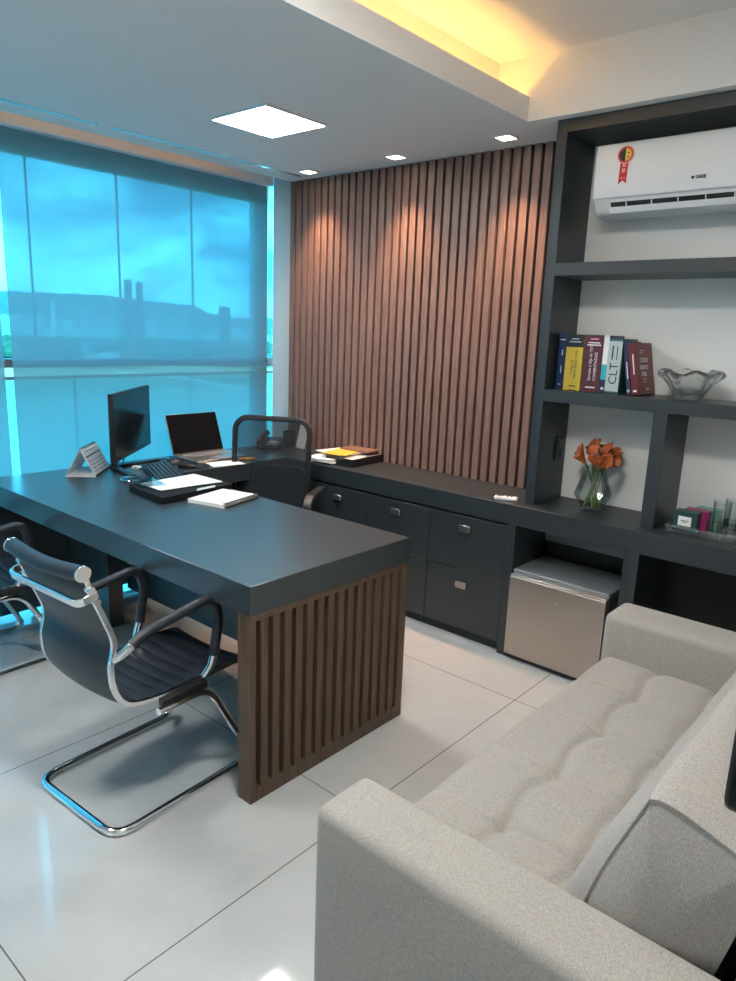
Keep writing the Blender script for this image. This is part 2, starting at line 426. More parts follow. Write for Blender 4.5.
# ------------------------------------------------------------------ counter, cabinets, open bays
YC = 2.895
tag(part('countertop', MB().box(-3.62, XR-0.002, YC, 3.279, 0.664, 0.76), g, None, 0.0015, 1),
    'long dark grey worktop running along the slatted wall and under the shelves', 'countertop')
def cabinet(x0, x1, label):
    t = thing('drawer_cabinet', label, 'cabinet', ((x0+x1)/2, 3.08, 0), group='grey drawer cabinets under the counter')
    part('body', MB().box(x0, x1, YC+0.024, 3.285, 0.05, 0.663), M['carcass'], t)
    part('plinth', MB().box(x0, x1, YC+0.035, 3.2, 0, 0.05), M['carcass'], t)
    for z0, z1, hz in ((0.055, 0.372, 0.296), (0.376, 0.651, 0.592)):
        d = part('drawer', MB().box(x0+0.0018, x1-0.0018, YC+0.003, YC+0.023, z0, z1), g, t, 0.0012, 1)
        xc = (x0+x1)/2
        part('handle', MB().box(xc-0.031, xc+0.031, YC-0.017, YC-0.011, hz-0.017, hz+0.017).box(xc-0.022, xc+0.022, YC-0.012, YC+0.004, hz-0.009, hz+0.009), M['satin'], d, 0.0015, 1, label='square metal handle')
    return t
cabinet(-3.60, -2.935, 'grey drawer cabinet at the corner, hidden behind the mesh chair')
cabinet(-2.935, -2.500, 'grey drawer cabinet under the folders and papers')
cabinet(-2.500, -2.068, 'grey drawer cabinet second from the fridge, partly hidden by the desk corner')
cabinet(-2.068, -1.613, 'grey drawer cabinet with two metal handles nearest the fridge')
t = thing('open_base_cabinet', 'dark open base unit under the shelves that holds the small fridge', 'cabinet', (-0.75, 3.08, 0))
part('side_panel', MB().box(-1.612, -1.565, YC+0.001, 3.285, 0, 0.663), g, t, 0.001, 1)
part('divider', MB().box(-1.043, -0.979, YC+0.001, 3.285, 0, 0.663), g, t, 0.001, 1)
part('back_panel', MB().box(-1.565, -1.043, 3.24, 3.285, 0, 0.663).box(-0.979, XR-0.004, 3.24, 3.285, 0, 0.663), M['carcass'], t)
part('rear_rail', MB().box(-1.565, -1.043, 3.215, 3.239, 0.53, 0.60), M['alu'], t)

# ------------------------------------------------------------------ outdoors, far below
def terrain():
    m = MB()
    def fn(u, v):
        x = -12-5000*u**2.2; y = -3500+9500*v
        return (x, y, -25.0)
    m.grid(fn, 30, 20); return m
def ground_mat():
    m, nt, out = new_mat('valley_ground')
    b = N(nt, 'ShaderNodeBsdfPrincipled', Roughness=0.9); tc = N(nt, 'ShaderNodeTexCoord')
    n = N(nt, 'ShaderNodeTexNoise', Scale=0.006, Detail=8.0, Roughness=0.65, Distortion=0.8); L(nt, tc.outputs['Object'], n.inputs['Vector'])
    r = N(nt, 'ShaderNodeValToRGB'); e = r.color_ramp.elements
    e[0].position = 0.35; e[0].color = (0.20, 0.23, 0.15, 1); e[1].position = 0.68; e[1].color = (0.48, 0.48, 0.38, 1)
    L(nt, n.outputs['Fac'], r.inputs['Fac']); L(nt, r.outputs['Color'], b.inputs['Base Color']); L(nt, b.outputs[0], out.inputs[0]); return m
M['ground'] = ground_mat()
M['hill'] = pbr('hazy_hill', (0.12, 0.155, 0.14), 0.95, var=0.15, scale=0.01)
M['treeline'] = pbr('tree_foliage', (0.10, 0.14, 0.08), 0.95, var=0.4, scale=0.2)
M['pale_road'] = pbr('pale_sand', (0.75, 0.72, 0.62), 0.9, var=0.05, scale=0.02)
M['bld'] = pbr('pale_render', (0.55, 0.55, 0.54), 0.8, var=0.05, scale=0.1)
M['bldw'] = pbr('white_render', (0.75, 0.75, 0.73), 0.8, var=0.03, scale=0.1)
M['bldd'] = pbr('grey_concrete', (0.17, 0.18, 0.19), 0.8, var=0.05, scale=0.1)
M['pane'] = pbr('dark_window_band', (0.05, 0.06, 0.07), 0.3, var=0.05)
struct(part('ground', terrain(), M['ground']))
CAMZ = 1.5365
def polar(az, dist): a = math.radians(az); return -math.cos(a)*dist, math.sin(a)*dist
def elz(el, dist): return CAMZ+math.tan(math.radians(el))*dist
# mesa ridge: a solid strip of hills
prof = [(-10, 1.2), (5, 1.5), (14, 1.72), (22, 1.76), (28.6, 1.83), (32, 1.57), (35.5, 1.36), (36.4, 0.85), (38, 0.62), (40, 0.55), (44, 0.8), (55, 0.6)]
def ridge_el(a):
    for (a0, e0), (a1, e1) in zip(prof, prof[1:]):
        if a0 <= a <= a1: return e0+(e1-e0)*(a-a0)/(a1-a0)
    return 0.6
rb = MB()
def rf(u, v):
    az = -10+65*u; h = elz(ridge_el(az), 3300)+25+2.5*math.sin(az*3.1)+1.5*math.sin(az*7.7)
    d = 2300+1900*v; f = min(1, v/0.5) if v < 0.6 else max(0.0, 1-(v-0.6)/0.4)
    x, y = polar(az, d); return (x, y, -26+h*(f*f*(3-2*f))*(1.0 if v < 0.6 else 1.0))
rb.grid(rf, 130, 14)
struct(part('hills', rb, M['hill']))
def trees(az0, az1, d0, d1, n, hmin, hmax, seed):
    rnd = random.Random(seed); m = MB()
    for i in range(n):
        az = rnd.uniform(az0, az1); d = rnd.uniform(d0, d1); x, y = polar(az, d)
        if any(math.hypot(x-q[0], y-q[1]) < 38 for q in (polar(26.6, 560), polar(29.3, 565))): continue
        r = rnd.uniform(5, 11); h = rnd.uniform(hmin, hmax)
        m.lathe([(r*0.5, -25), (r, -25+h*0.35), (r*0.85, -25+h*0.7), (r*0.35, -25+h)], x, y, 7, cap1=True)
    return m
o = part('woodland', trees(14, 44, 480, 900, 420, 6, 11, 3), M['treeline']); o['kind'] = 'stuff'; tag(o, 'dark belt of trees below the city outside the window', 'trees')
def building(az, dist, w, ztop_el, label, mat='bld', parts=1, bands=True, group=None, base=-25):
    x, y = polar(az, dist); h = elz(ztop_el, dist)-base
    t = thing('building', label, 'building', (x, y, base), math.radians(-az), group, world=False)
    m = MB(); n = max(2, int(h/3.2))
    m.box(-w/2, w/2, -w/2, w/2, 0, h); m.box(-w*0.2, w*0.2, -w*0.2, w*0.2, h, h+1.5)
    part('walls', m, M[mat], t)
    if bands:
        b = MB()
        for k in range(n): b.box(w/2, w/2+0.12, -w*0.42, w*0.42, h*(k+0.35)/n, h*(k+0.75)/n)
        part('window_bands', b, M['pane'], t)
    return t
building(30.55, 900, 8.6, 3.0, 'left slab of the tall twin tower on the horizon outside', 'bldd')
building(31.35, 905, 8.0, 2.85, 'right slab of the tall twin tower on the horizon outside', 'bldd')
building(25.35, 950, 5.5, 1.15, 'slim pale tower on the horizon midway between the first two window joints', 'bldw', bands=False)
building(27.35, 960, 8, 0.75, 'pale tower block with a flat top left of the twin tower', 'bld', bands=False)
building(27.95, 970, 7, 0.45, 'shorter pale block touching the flat-topped tower left of the twin tower', 'bld')
building(33.2, 950, 13, 0.42, 'broad pale block right of the twin tower', 'bld')
building(37.6, 1000, 16, 1.35, 'dark tower standing alone near the right edge of the window view', 'bldd')
bl = [(22.2, .1), (22.9, .25), (23.6, -.1), (24.4, .05), (26.2, -.15), (28.8, .1), (29.6, -.1), (32.2, .1), (34.1, .2), (34.9, -.2), (35.8, 0.0), (36.6, -.3), (38.6, -.2), (39.5, -.4)]
rnd = random.Random(5)
for az, el in bl:
    building(az, rnd.uniform(930, 1050), rnd.uniform(7, 15), el, 'small pale city building low on the skyline outside the window', rnd.choice(['bld', 'bldw', 'bld']), bands=False, group='small buildings of the far city')
# two low white halls in front of the trees
x, y = polar(26.6, 560); t = thing('building', 'low white hall with a small tower beyond the trees, left of the second window joint', 'building', (x, y, -25), math.radians(-26.6), None, world=False)
part('walls', MB().prism([(-10, 0), (10, 0), (10, 2.6), (8, 4.0), (-10, 3.2)], 'x', -6, 6), M['bldw'], t)
part('tower', MB().box(-2, 2, 6.5, 8.7, 3.5, 9).box(-2.6, 2.6, 6.0, 9.8, 7.2, 9), M['bldw'], t)
x, y = polar(29.3, 565); t = thing('building', 'low white hall with a sloping roof just right of the second window joint', 'building', (x, y, -25), math.radians(-29.3), None, world=False)
part('walls', MB().prism([(-8, 0), (8, 0), (8, 1.6), (4, 3.8), (-8, 3.6)], 'x', -6, 6), M['bldw'], t)
rd = MB()
def road(u, v):
    az = 29.5+9.5*u; d = 395-70*u+14*math.sin(u*5)+(v-0.5)*26*(1-0.5*u); x, y = polar(az, d); return (x, y, -24.9)
rd.grid(road, 30, 2)
struct(part('sand_track', rd, M['pale_road']))
# ------------------------------------------------------------------ desk
g = M['desk']
XD = -1.588; Y0, Y1 = 1.311, 2.104
dk = thing('executive_desk', 'large dark grey office desk with a slatted wood end panel', 'desk', (-2.6, 1.7, 0))
part('desktop', MB().prism([(XD, Y0), (XD, Y1), (-3.16, Y1), (-3.16, 2.893), (-3.622, 2.893), (-3.622, Y0)], 'z', 0.661, 0.76), g, dk, 0.0015, 1)
pan = part('end_panel', MB().box(XD-0.064, XD-0.052, Y0+0.001, Y1-0.001, 0, 0.660), M['deskwood'], dk, 0.001, 1, label='brown wood end panel')
part('groove_backing', MB().box(XD-0.0525, XD-0.0515, Y0+0.03, Y1-0.03, 0.04, 0.645), M['slat_back'], pan)
mb = MB()
mb.box(XD-0.052, XD, Y0+0.001, Y0+0.024, 0, 0.660)
mb.box(XD-0.052, XD, Y0+0.024, Y1-0.001, 0.640, 0.660); mb.box(XD-0.052, XD, Y0+0.024, Y1-0.001, 0, 0.050)
y = Y0+0.024; pit = (Y1-0.001-y-0.009)/15
for i in range(15):
    mb.box(XD-0.052, XD, y+0.0205, y+pit if i < 14 else Y1-0.001, 0.050, 0.640); y += pit
part('slats', mb, M['deskwood'], pan, 0.0008, 1)
part('modesty_panel', MB().box(-3.30, XD-0.064, 1.88, 1.90, 0.140, 0.661), g, dk)
part('leg_panel', MB().box(-3.584, -3.17, 1.70, 1.78, 0, 0.661), g, dk, 0.001, 1)
part('side_panel', MB().box(-3.61, -3.585, Y0+0.02, 2.89, 0.045, 0.661), g, dk, 0.001, 1)
part('leg_panel', MB().box(-3.584, -3.20, 2.80, 2.86, 0, 0.661), g, dk, 0.001, 1)

# ------------------------------------------------------------------ visitor chairs (cantilever, ribbed leather sling)
XL, XRt = -0.188, 0.188                        # local half widths; local +y is the front
def make_visitor():
    t = thing('visitor_chair', 'black ribbed leather visitor chair with chrome sled frame at the near corner of the desk', 'chair', (0, 0, 0), 0, 'black and chrome visitor chairs', world=False)
    prof = [(-0.306, 0.858), (-0.290, 0.800), (-0.252, 0.70), (-0.228, 0.622), (-0.240, 0.545), (-0.232, 0.470), (-0.195, 0.412), (-0.110, 0.388), (0.03, 0.384), (0.19, 0.392), (0.252, 0.384), (0.262, 0.366)]
    # smooth side profile
    def cr(P, n=6):
        out = []
        for i in range(len(P)-1):
            p0 = P[max(i-1, 0)]; p1 = P[i]; p2 = P[i+1]; p3 = P[min(i+2, len(P)-1)]
            for k in range(n):
                s_ = k/n; a = []
                for c in (0, 1):
                    a.append(0.5*((2*p1[c])+(-p0[c]+p2[c])*s_+(2*p0[c]-5*p1[c]+4*p2[c]-p3[c])*s_*s_+(-p0[c]+3*p1[c]-3*p2[c]+p3[c])*s_**3))
                out.append(tuple(a))
        out.append(P[-1]); return out
    S = cr(prof)
    for x in (XL, XRt):
        part('side_rail', MB().tube([(x, y, z) for y, z in S], 0, w=0.012, h=0.016, up=(0, -1, 0)), M['chrome'], t, 0.003, 2, label='chrome side rail')
    # sling: ribbed leather sheet between the rails
    dist = [0]
    for a, b in zip(S, S[1:]): dist.append(dist[-1]+math.hypot(b[0]-a[0], b[1]-a[1]))
    tot = dist[-1]
    def at(d):
        for i in range(len(S)-1):
            if d <= dist[i+1] or i == len(S)-2:
                f = (d-dist[i])/(dist[i+1]-dist[i]); a, b = S[i], S[i+1]
                tx, tz = b[0]-a[0], b[1]-a[1]; l = math.hypot(tx, tz)
                return a[0]+tx*f, a[1]+tz*f, tx/l, tz/l
    m = MB(); NU = 210
    def sheet(side):
        def fn(u, v):
            d = u*tot*0.985; y, z, ty, tz = at(d); x = XL+0.006+(XRt-XL-0.012)*v
            sag = -0.012*(1-(2*v-1)**2)
            rib = 0.0045*abs(math.sin(PI*d/0.047))**0.6 if side > 0 else 0
            off = 0.006*side+rib+sag
            # surface normal of the sheet (towards the sitter)
            return (x, y-tz*off, z+ty*off)
        return fn
    A = m.grid(sheet(1), NU, 10); B = m.grid(sheet(-1), NU, 10, True)
    for i in range(NU):
        m.f([A[i][0], B[i][0], B[i+1][0], A[i+1][0]]); m.f([A[i][10], A[i+1][10], B[i+1][10], B[i][10]])
    for j in range(10): m.f([A[NU][j], B[NU][j], B[NU][j+1], A[NU][j+1]]); m.f([A[0][j], A[0][j+1], B[0][j+1], B[0][j]])
    part('sling', m, M['leather'], t, angle=60)
    # padded top roll with chrome end caps
    hr = part('head_roll', MB().tube([(XL-0.004+(XRt-XL+0.008)*k/14, -0.311-0.012*math.sin(PI*k/14), 0.858-0.007*math.sin(PI*k/14)) for k in range(15)], 0.0225, 18), M['leather'], t)
    for x, d in ((XL, -1), (XRt, 1)):
        part('end_cap', MB().cyl((x+d*0.003, -0.311, 0.858), (x+d*0.010, -0.311, 0.858), 0.0235, 22), M['chrome'], hr, 0.002, 2, label='chrome end cap')
    # rear bow handle
    bow = fillet([(XL-0.004, -0.270, 0.788), (XL-0.004, -0.326, 0.772), (XRt+0.004, -0.326, 0.772), (XRt+0.004, -0.270, 0.788)], 0.05, 8)
    part('rear_bow', MB().tube(bow, 0, w=0.010, h=0.026, up=(0, 0, 1)), M['chrome'], t, 0.003, 2, label='chrome back bow')
    for x in (XL, XRt):
        for z, y in ((0.805, -0.291), (0.765, -0.276)): part('bolt', MB().cyl((x-0.012, y, z), (x+0.012, y, z), 0.010, 12), M['chrome'], t, label='chrome bolt')
    # arms
    for x, d in ((XL-0.016, -1), (XRt+0.016, 1)):
        path = fillet([(x, -0.185, 0.602), (x, -0.135, 0.628), (x, 0.105, 0.668), (x, 0.135, 0.60), (x, 0.112, 0.46)], [0, 0.03, 0.045, 0.05, 0], 8)
        a = part('armrest', MB().tube(path, [0.0165]*len(path), 14), M['leather'], t)
        part('arm_bracket', MB().tube([(x, -0.175, 0.606), (x, -0.205, 0.588), (x-d*0.012, -0.235, 0.567)], [0.0150, 0.0135, 0.011], 12), M['chrome'], t, label='chrome arm bracket')
        part('arm_bracket', MB().tube([(x, 0.114, 0.468), (x, 0.100, 0.425), (x-d*0.012, 0.078, 0.390)], [0.0140, 0.0125, 0.011], 12), M['chrome'], t, label='chrome arm bracket')
    # sled base: one bent tube
    r = 0.0125; xl, xr = XL-0.034, XRt+0.034
    base = fillet([(xl+0.02, -0.10, 0.346), (xl+0.02, 0.088, 0.346), (xl, 0.262, r+0.001), (xl, -0.272, r+0.001), (xr, -0.272, r+0.001), (xr, 0.262, r+0.001), (xr-0.02, 0.088, 0.346), (xr-0.02, -0.10, 0.346)], [0, 0.06, 0.075, 0.07, 0.07, 0.075, 0.06, 0], 8)
    part('sled_base', MB().tube(base, r, 14), M['chrome'], t, label='chrome sled base')
    cb = MB()
    for x in (xl+0.028, xr-0.028):
        cb.box(x-0.013, x+0.013, -0.085, 0.085, 0.354, 0.379)
    cb.box(XL, XRt, -0.02, 0.02, 0.358, 0.374)
    part('seat_support', cb, M['black_plastic'], t, 0.003, 2, label='black seat support')
    return t
v1 = make_visitor(); v1.location = (-1.992, 1.195, 0); v1.rotation_euler = (0, 0, math.radians(4)); v1.scale = (1, 1.06, 1)
v2 = dup(v1, 'black ribbed leather visitor chair cut off by the left edge of the photo', location=(-3.25, 1.13, 0), rotation_euler=(0, 0, math.radians(1)))

# ------------------------------------------------------------------ mesh office chair
oc = thing('office_chair', 'black mesh-back swivel office chair between the desk and the counter', 'office chair', OC_LOC, OC_ROT, world=False)
def rr(w, h, r, zc, n=8, cx=0.0):
    out = []
    for sx, sz, a0 in ((1, 1, 0), (-1, 1, 90), (-1, -1, 180), (1, -1, 270)):
        for k in range(n+1):
            a = math.radians(a0+90*k/n); out.append((cx+sx*(w/2-r)+r*math.cos(a), zc+sz*(h/2-r)+r*math.sin(a)))
    return out
def bcurve(x, z): return -0.235-0.035*((z-0.52)/0.5)**2+0.09*x*x/0.06*0.25 - 0.02*math.sin((z-0.5)*6)
W, H, ZC = 0.445, 0.54, 0.755
fr = [(x, bcurve(x, z), z) for x, z in rr(W, H, 0.078, ZC)]
part('back_frame', MB().tube(fr, 0, w=0.030, h=0.022, up=(0, 1, 0), closed=True), M['black_plastic'], oc, 0.006, 2)
m = MB(); m.grid(lambda u, v: ((u-0.5)*(W-0.03), bcurve((u-0.5)*(W-0.03), ZC+(v-0.5)*(H-0.03)), ZC+(v-0.5)*(H-0.03)), 14, 16)
part('back_mesh', m, M['chairmesh'], oc, label='see-through black mesh back')
m = MB(); m.prism(rr(0.40, 0.26, 0.05, 0.625), 'y', -0.275, -0.262); part('lumbar_pad', m, M['leather'], oc, 0.005)
part('back_spine', MB().tube([(0, -0.02, 0.42), (0, -0.24, 0.43), (0, -0.29, 0.52), (0, -0.275, 0.66)], 0, w=0.06, h=0.02, up=(0, 0, 1)), M['black_plastic'], oc, 0.005)
m = MB()
m.prism(rr(0.50, 0.48, 0.10, 0.03), 'z', 0.42, 0.485)
part('seat', m, M['leather'], oc, 0.022, 4)
for s_ in (-1, 1):
    p = fillet([(s_*0.325, -0.17, 0.665), (s_*0.325, 0.10, 0.672), (s_*0.325, 0.155, 0.63), (s_*0.325, 0.12, 0.42), (s_*0.20, 0.10, 0.412)], [0, 0.05, 0.07, 0.06, 0], 8)
    part('armrest', MB().tube(p, 0, w=0.048, h=0.018, up=(0, 0, 1)), M['black_plastic'], oc, 0.005, 2, label='black loop armrest')
part('gas_lift', MB().cyl((0, 0, 0.10), (0, 0, 0.41), 0.026).cyl((0, 0, 0.07), (0, 0, 0.24), 0.035), M['black_plastic'], oc)
for k in range(5):
    a = 2*PI*k/5+0.3; c, s_ = math.cos(a), math.sin(a)
    lg = part('base_leg', MB().tube([(0.02*c, 0.02*s_, 0.11), (0.30*c, 0.30*s_, 0.072)], [0.026, 0.016], 10), M['black_plastic'], oc)
    part('caster', MB().cyl((0.30*c-0.022*s_, 0.30*s_+0.022*c, 0.027), (0.30*c+0.022*s_, 0.30*s_-0.022*c, 0.027), 0.027).cyl((0.30*c, 0.30*s_, 0.03), (0.30*c, 0.30*s_, 0.075), 0.008), M['black_plastic'], lg)

# ------------------------------------------------------------------ small fridge
fx0, fx1, fy = -1.560, -1.085, 2.872
f = thing('mini_fridge', 'small silver fridge standing in the open bay under the counter', 'fridge', (-1.32, 3.05, 0))
part('cabinet_body', MB().box(fx0+0.004, fx1-0.004, fy+0.045, 3.20, 0.018, 0.425), M['grey_plastic'], f, 0.006)
part('top_lid', MB().box(fx0, fx1, fy+0.030, 3.205, 0.425, 0.452), M['alu'], f, 0.006, 3)
d = part('door', MB().box(fx0, fx1, fy, fy+0.040, 0.028, 0.4235), M['steel'], f, 0.004, 3, label='brushed silver door')
part('door_top_trim', MB().box(fx0+0.002, fx1-0.002, fy+0.004, fy+0.038, 0.4235, 0.434), M['satin'], d, 0.003)
bd = part('badge', MB().prism([(-1.313+0.015*math.cos(a*PI/12), 0.352+0.0055*math.sin(a*PI/12)) for a in range(24)], 'y', fy-0.0022, fy), M['satin'], d, label='small oval badge')
part('toe_strip', MB().box(fx0+0.01, fx1-0.01, fy+0.012, fy+0.05, 0.010, 0.0275), M['black_plastic'], f)
for x in (fx0+0.05, fx1-0.05):
    for y in (fy+0.08, 3.15): part('foot', MB().cyl((x, y, 0), (x, y, 0.02), 0.016, 12), M['black_plastic'], f)

# ------------------------------------------------------------------ sofa
XF = -0.905; YA0, YA1, YA2, YA3 = 0.915, 1.078, 2.392, 2.575; ZA = 0.570
so = thing('sofa', 'light greige fabric sofa with a tufted seat at the right of the room', 'sofa', (-0.45, 1.75, 0))
def pillow_box(x0, x1, y0, y1, z0, z1, r, n=5, bulge=0.0):
    """box with generously rounded edges and slightly swollen faces"""
    m = MB(); m.box(x0, x1, y0, y1, z0, z1); bm = m.bm
    bmesh.ops.bevel(bm, geom=bm.edges[:], offset=r, segments=n, profile=0.5, affect='EDGES')
    bmesh.ops.subdivide_edges(bm, edges=[e for e in bm.edges if e.calc_length() > 0.12], cuts=6, use_grid_fill=True)
    cx, cy, cz = (x0+x1)/2, (y0+y1)/2, (z0+z1)/2; hx, hy, hz = (x1-x0)/2, (y1-y0)/2, (z1-z0)/2
    if bulge:
        for v in bm.verts:
            a, b, c = (v.co.x-cx)/hx, (v.co.y-cy)/hy, (v.co.z-cz)/hz
            v.co.x += a*bulge*max(0, 1-b*b)*max(0, 1-c*c); v.co.y += b*bulge*max(0, 1-a*a)*max(0, 1-c*c); v.co.z += c*bulge*max(0, 1-a*a)*max(0, 1-b*b)
    return m
part('base', MB().box(XF+0.02, 0.0, YA1, YA2, 0.06, 0.24), M['sofa'], so, 0.01)
part('arm', pillow_box(XF, -0.0, YA0, YA1, 0.05, ZA, 0.024, 5, 0.006), M['sofa'], so, angle=80)
part('arm', pillow_box(XF, -0.0, YA2, YA3, 0.05, ZA, 0.024, 5, 0.006), M['sofa'], so, angle=80)
bkm = MB()
bkm.prism([(-0.185, 0.24), (-0.0, 0.24), (0.045, 0.80), (-0.105, 0.80)], 'y', YA1+0.002, YA2-0.002)
part('backrest', bkm, M['sofa'], so, 0.03, 5, angle=80)
for x in (XF+0.07, -0.08):
    for y in (YA0+0.08, YA3-0.08): part('foot', MB().cyl((x, y, 0), (x, y, 0.05), 0.022, 14), M['black_plastic'], so)
# tufted seat
seamY = [1.335, 1.615, 1.895, 2.172]; GX_, HX_ = -0.692, -0.495
def sz(x, y):
    z = 0.414
    f = lambda d, w: math.exp(-(d/w)**2)
    wob = 0.012*math.cos(2*PI*(y-1.335)/0.28)
    z -= 0.013*f(x-GX_-wob, 0.018)+0.013*f(x-HX_-wob, 0.020)
    fr_ = 1/(1+math.exp((x-GX_)/0.012))                   # 1 on the front strip
    for s_ in seamY:
        z -= (0.0055*fr_+0.012*(1-fr_))*f(y-s_, 0.010 if fr_ > .5 else 0.013)
        z -= 0.010*f(math.hypot(x-GX_, y-s_), 0.030)+0.009*f(math.hypot(x-HX_, y-s_), 0.035)
    # blocks swell between the seams
    k = min(abs(y-s_) for s_ in seamY+[1.078, 2.392]); k = min(1, k/0.13); k = k*(2-k); z += 0.007*k*(1-fr_)+0.003*k*fr_
    return z
m = MB()
def seat(u, v):
    # u runs from the bottom of the front, over the rounded nose, to the back
    y = YA1+0.004+(YA2-YA1-0.008)*v; L0 = 0.14; R = 0.055; arc = R*PI/2; Lt = 0.62
    s_ = u*(L0+arc+Lt); zt = sz(XF+R+0.0, y)
    if s_ < L0: return (XF, y, zt-R-L0+s_)
    if s_ < L0+arc: a = (s_-L0)/R; return (XF+R-R*math.cos(a), y, zt-R+R*math.sin(a))
    x = XF+R+(s_-L0-arc); return (x, y, sz(x, y))
m.grid(seat, 150, 230)
part('seat_cushion', m, M['sofa'], so, angle=80, label='tufted seat cushion')
# loose back cushion
m = MB()
CY0, CY1 = 1.10, 2.375
def csec(t):
    """closed cross-section (x,z) of the leaning cushion, t in 0..1"""
    pts = [(-0.418, 0.418), (-0.402, 0.50), (-0.366, 0.63), (-0.312, 0.775), (-0.299, 0.799), (-0.266, 0.801), (-0.200, 0.782), (-0.150, 0.760), (-0.135, 0.72), (-0.165, 0.56), (-0.205, 0.43), (-0.26, 0.416), (-0.36, 0.414)]
    n = len(pts); i = int(t*n) % n; f = t*n-int(t*n)
    p = [pts[(i+k-1) % n] for k in range(4)]; o = []
    for c in (0, 1):
        o.append(0.5*(2*p[1][c]+(-p[0][c]+p[2][c])*f+(2*p[0][c]-5*p[1][c]+4*p[2][c]-p[3][c])*f*f+(-p[0][c]+3*p[1][c]-3*p[2][c]+p[3][c])*f**3))
    return o
NS, NY = 78, 60; rings = []
for j in range(NY+1):
    v = j/NY; e = min(v, 1-v)*(CY1-CY0); sc = 1.0
    y = CY0+(CY1-CY0)*v; ring = []
    for k in range(NS):
        x, z = csec(k/NS); cx, cz = -0.29, 0.60
        b = 1+0.05*(1-(2*v-1)**4)
        wr = 0.0025*math.sin(23*v+9*k/NS*2*PI)*math.sin(PI*v)
        dx, dz = (x-cx)*sc, (z-cz)*sc
        # only the front face swells
        sw = 0.055*(1-(2*v-1)**26)*max(0, min(1, (cx-x)/0.12)) if x < cx else 0
        ring.append(m.v(cx+dx-sw+wr, y, max(0.424 if x > -0.47 else 0.424, cz+dz)+wr))
    rings.append(ring)
edge_loop = [v.co.copy() for v in rings[0]]
for A, B in zip(rings, rings[1:]):
    for k in range(NS): m.f([A[k], A[(k+1) % NS], B[(k+1) % NS], B[k]])
# gently bulged end faces
for ring, d in ((rings[0], -1), (rings[-1], 1)):
    prev = ring; cx = sum(v.co.x for v in ring)/NS; cz = sum(v.co.z for v in ring)/NS; y0 = ring[0].co.y
    for q in (0.8, 0.55, 0.3):
        nw = [m.v(cx+(v.co.x-cx)*q, y0+d*0.030*(1-q*q), cz+(v.co.z-cz)*q) for v in ring]
        for k in range(NS): m.f([prev[k], prev[(k+1) % NS], nw[(k+1) % NS], nw[k]])
        prev = nw
    m.f(prev)
bc = tag(part('back_cushion', m, M['sofa'], None, angle=50), 'big loose greige back cushion leaning on the sofa, nearest the viewer', 'cushion')
pp = [p+Vector((0, -0.003, 0)) for p in edge_loop[2:50]]
part('seam_piping', MB().tube(pp, 0.0016, 6), M['sofa'], bc)
# ------------------------------------------------------------------ air conditioner
ac = thing('air_conditioner', 'white split air conditioner with a red ribbon sticker in the top shelf bay', 'air conditioner', (-0.98, 3.25, 2.05))
AX0, AX1 = -1.412, -0.545; AY = 3.045
sec = [(3.2515, 2.075), (3.2515, 2.325), (3.10, 2.338), (3.062, 2.334), (AY+0.004, 2.318), (AY, 2.29), (AY+0.004, 2.118), (AY+0.006, 2.113), (3.075, 2.070), (3.10, 2.054), (3.17, 2.046)]
part('housing', MB().prism(sec, 'x', AX0, AX1), M['white_plastic'], ac, 0.006, 3)
part('front_panel', MB().prism([(AY-0.006, 2.117), (AY-0.011, 2.125), (AY-0.014, 2.22), (AY-0.012, 2.305), (AY-0.004, 2.327), (AY+0.008, 2.332), (AY+0.008, 2.117)], 'x', AX0+0.001, AX1-0.001), M['white_plastic'], ac, 0.003, 3)
part('air_outlet', MB().prism([(3.0555, 2.102), (3.074, 2.066), (3.082, 2.070), (3.064, 2.106)], 'x', AX0+0.075, AX1-0.06), M['black_plastic'], ac, label='dark air outlet slot')
fl = part('flap', MB().prism([(3.057, 2.083), (3.070, 2.060), (3.074, 2.062), (3.061, 2.085)], 'x', AX0+0.07, AX1-0.055), M['white_plastic'], ac, 0.001)
for i in range(7):
    xx = AX0+0.14+i*0.105
    part('vane', MB().prism([(3.0535, 2.100), (3.072, 2.064), (3.075, 2.066), (3.0565, 2.102)], 'x', xx, xx+0.004), M['white_plastic'], fl)
# ribbon rosette sticker
RX, RZ, RY = -1.282, 2.279, AY-0.0150
def disc(cx, cz, r, y, n=28, a0=0, a1=2*PI): return [(cx+r*math.cos(a0+(a1-a0)*k/n), cz+r*math.sin(a0+(a1-a0)*k/n)) for k in range(n + (0 if a1-a0 > 6 else 1))]
st = part('ribbon_sticker', MB().prism([(RX-0.019, RZ-0.015), (RX+0.015, RZ-0.015), (RX+0.013, RZ-0.112), (RX-0.003, RZ-0.098), (RX-0.021, RZ-0.112)], 'y', RY, RY+0.003), M['red_sticker'], ac, label='red award ribbon sticker')
part('sticker_rim', MB().prism(disc(RX, RZ, 0.0345, 0), 'y', RY-0.0006, RY+0.003), M['pink_sticker'], st)
part('sticker_ring', MB().prism(disc(RX, RZ, 0.0305, 0), 'y', RY-0.0009, RY), M['red_sticker'], st)
part('sticker_dark_half', MB().prism(disc(RX, RZ, 0.0245, 0, 20, PI/2, 3*PI/2), 'y', RY-0.0014, RY), M['bk_black'], st)
part('sticker_yellow_half', MB().prism(disc(RX, RZ, 0.0245, 0, 20, -PI/2, PI/2), 'y', RY-0.0014, RY), M['yel_sticker'], st)
part('sticker_mark', MB().prism(disc(RX+0.012, RZ+0.006, 0.0035, 0, 10), 'y', RY-0.0020, RY).prism(disc(RX+0.013, RZ-0.010, 0.0035, 0, 10), 'y', RY-0.0020, RY), M['bk_black'], st)
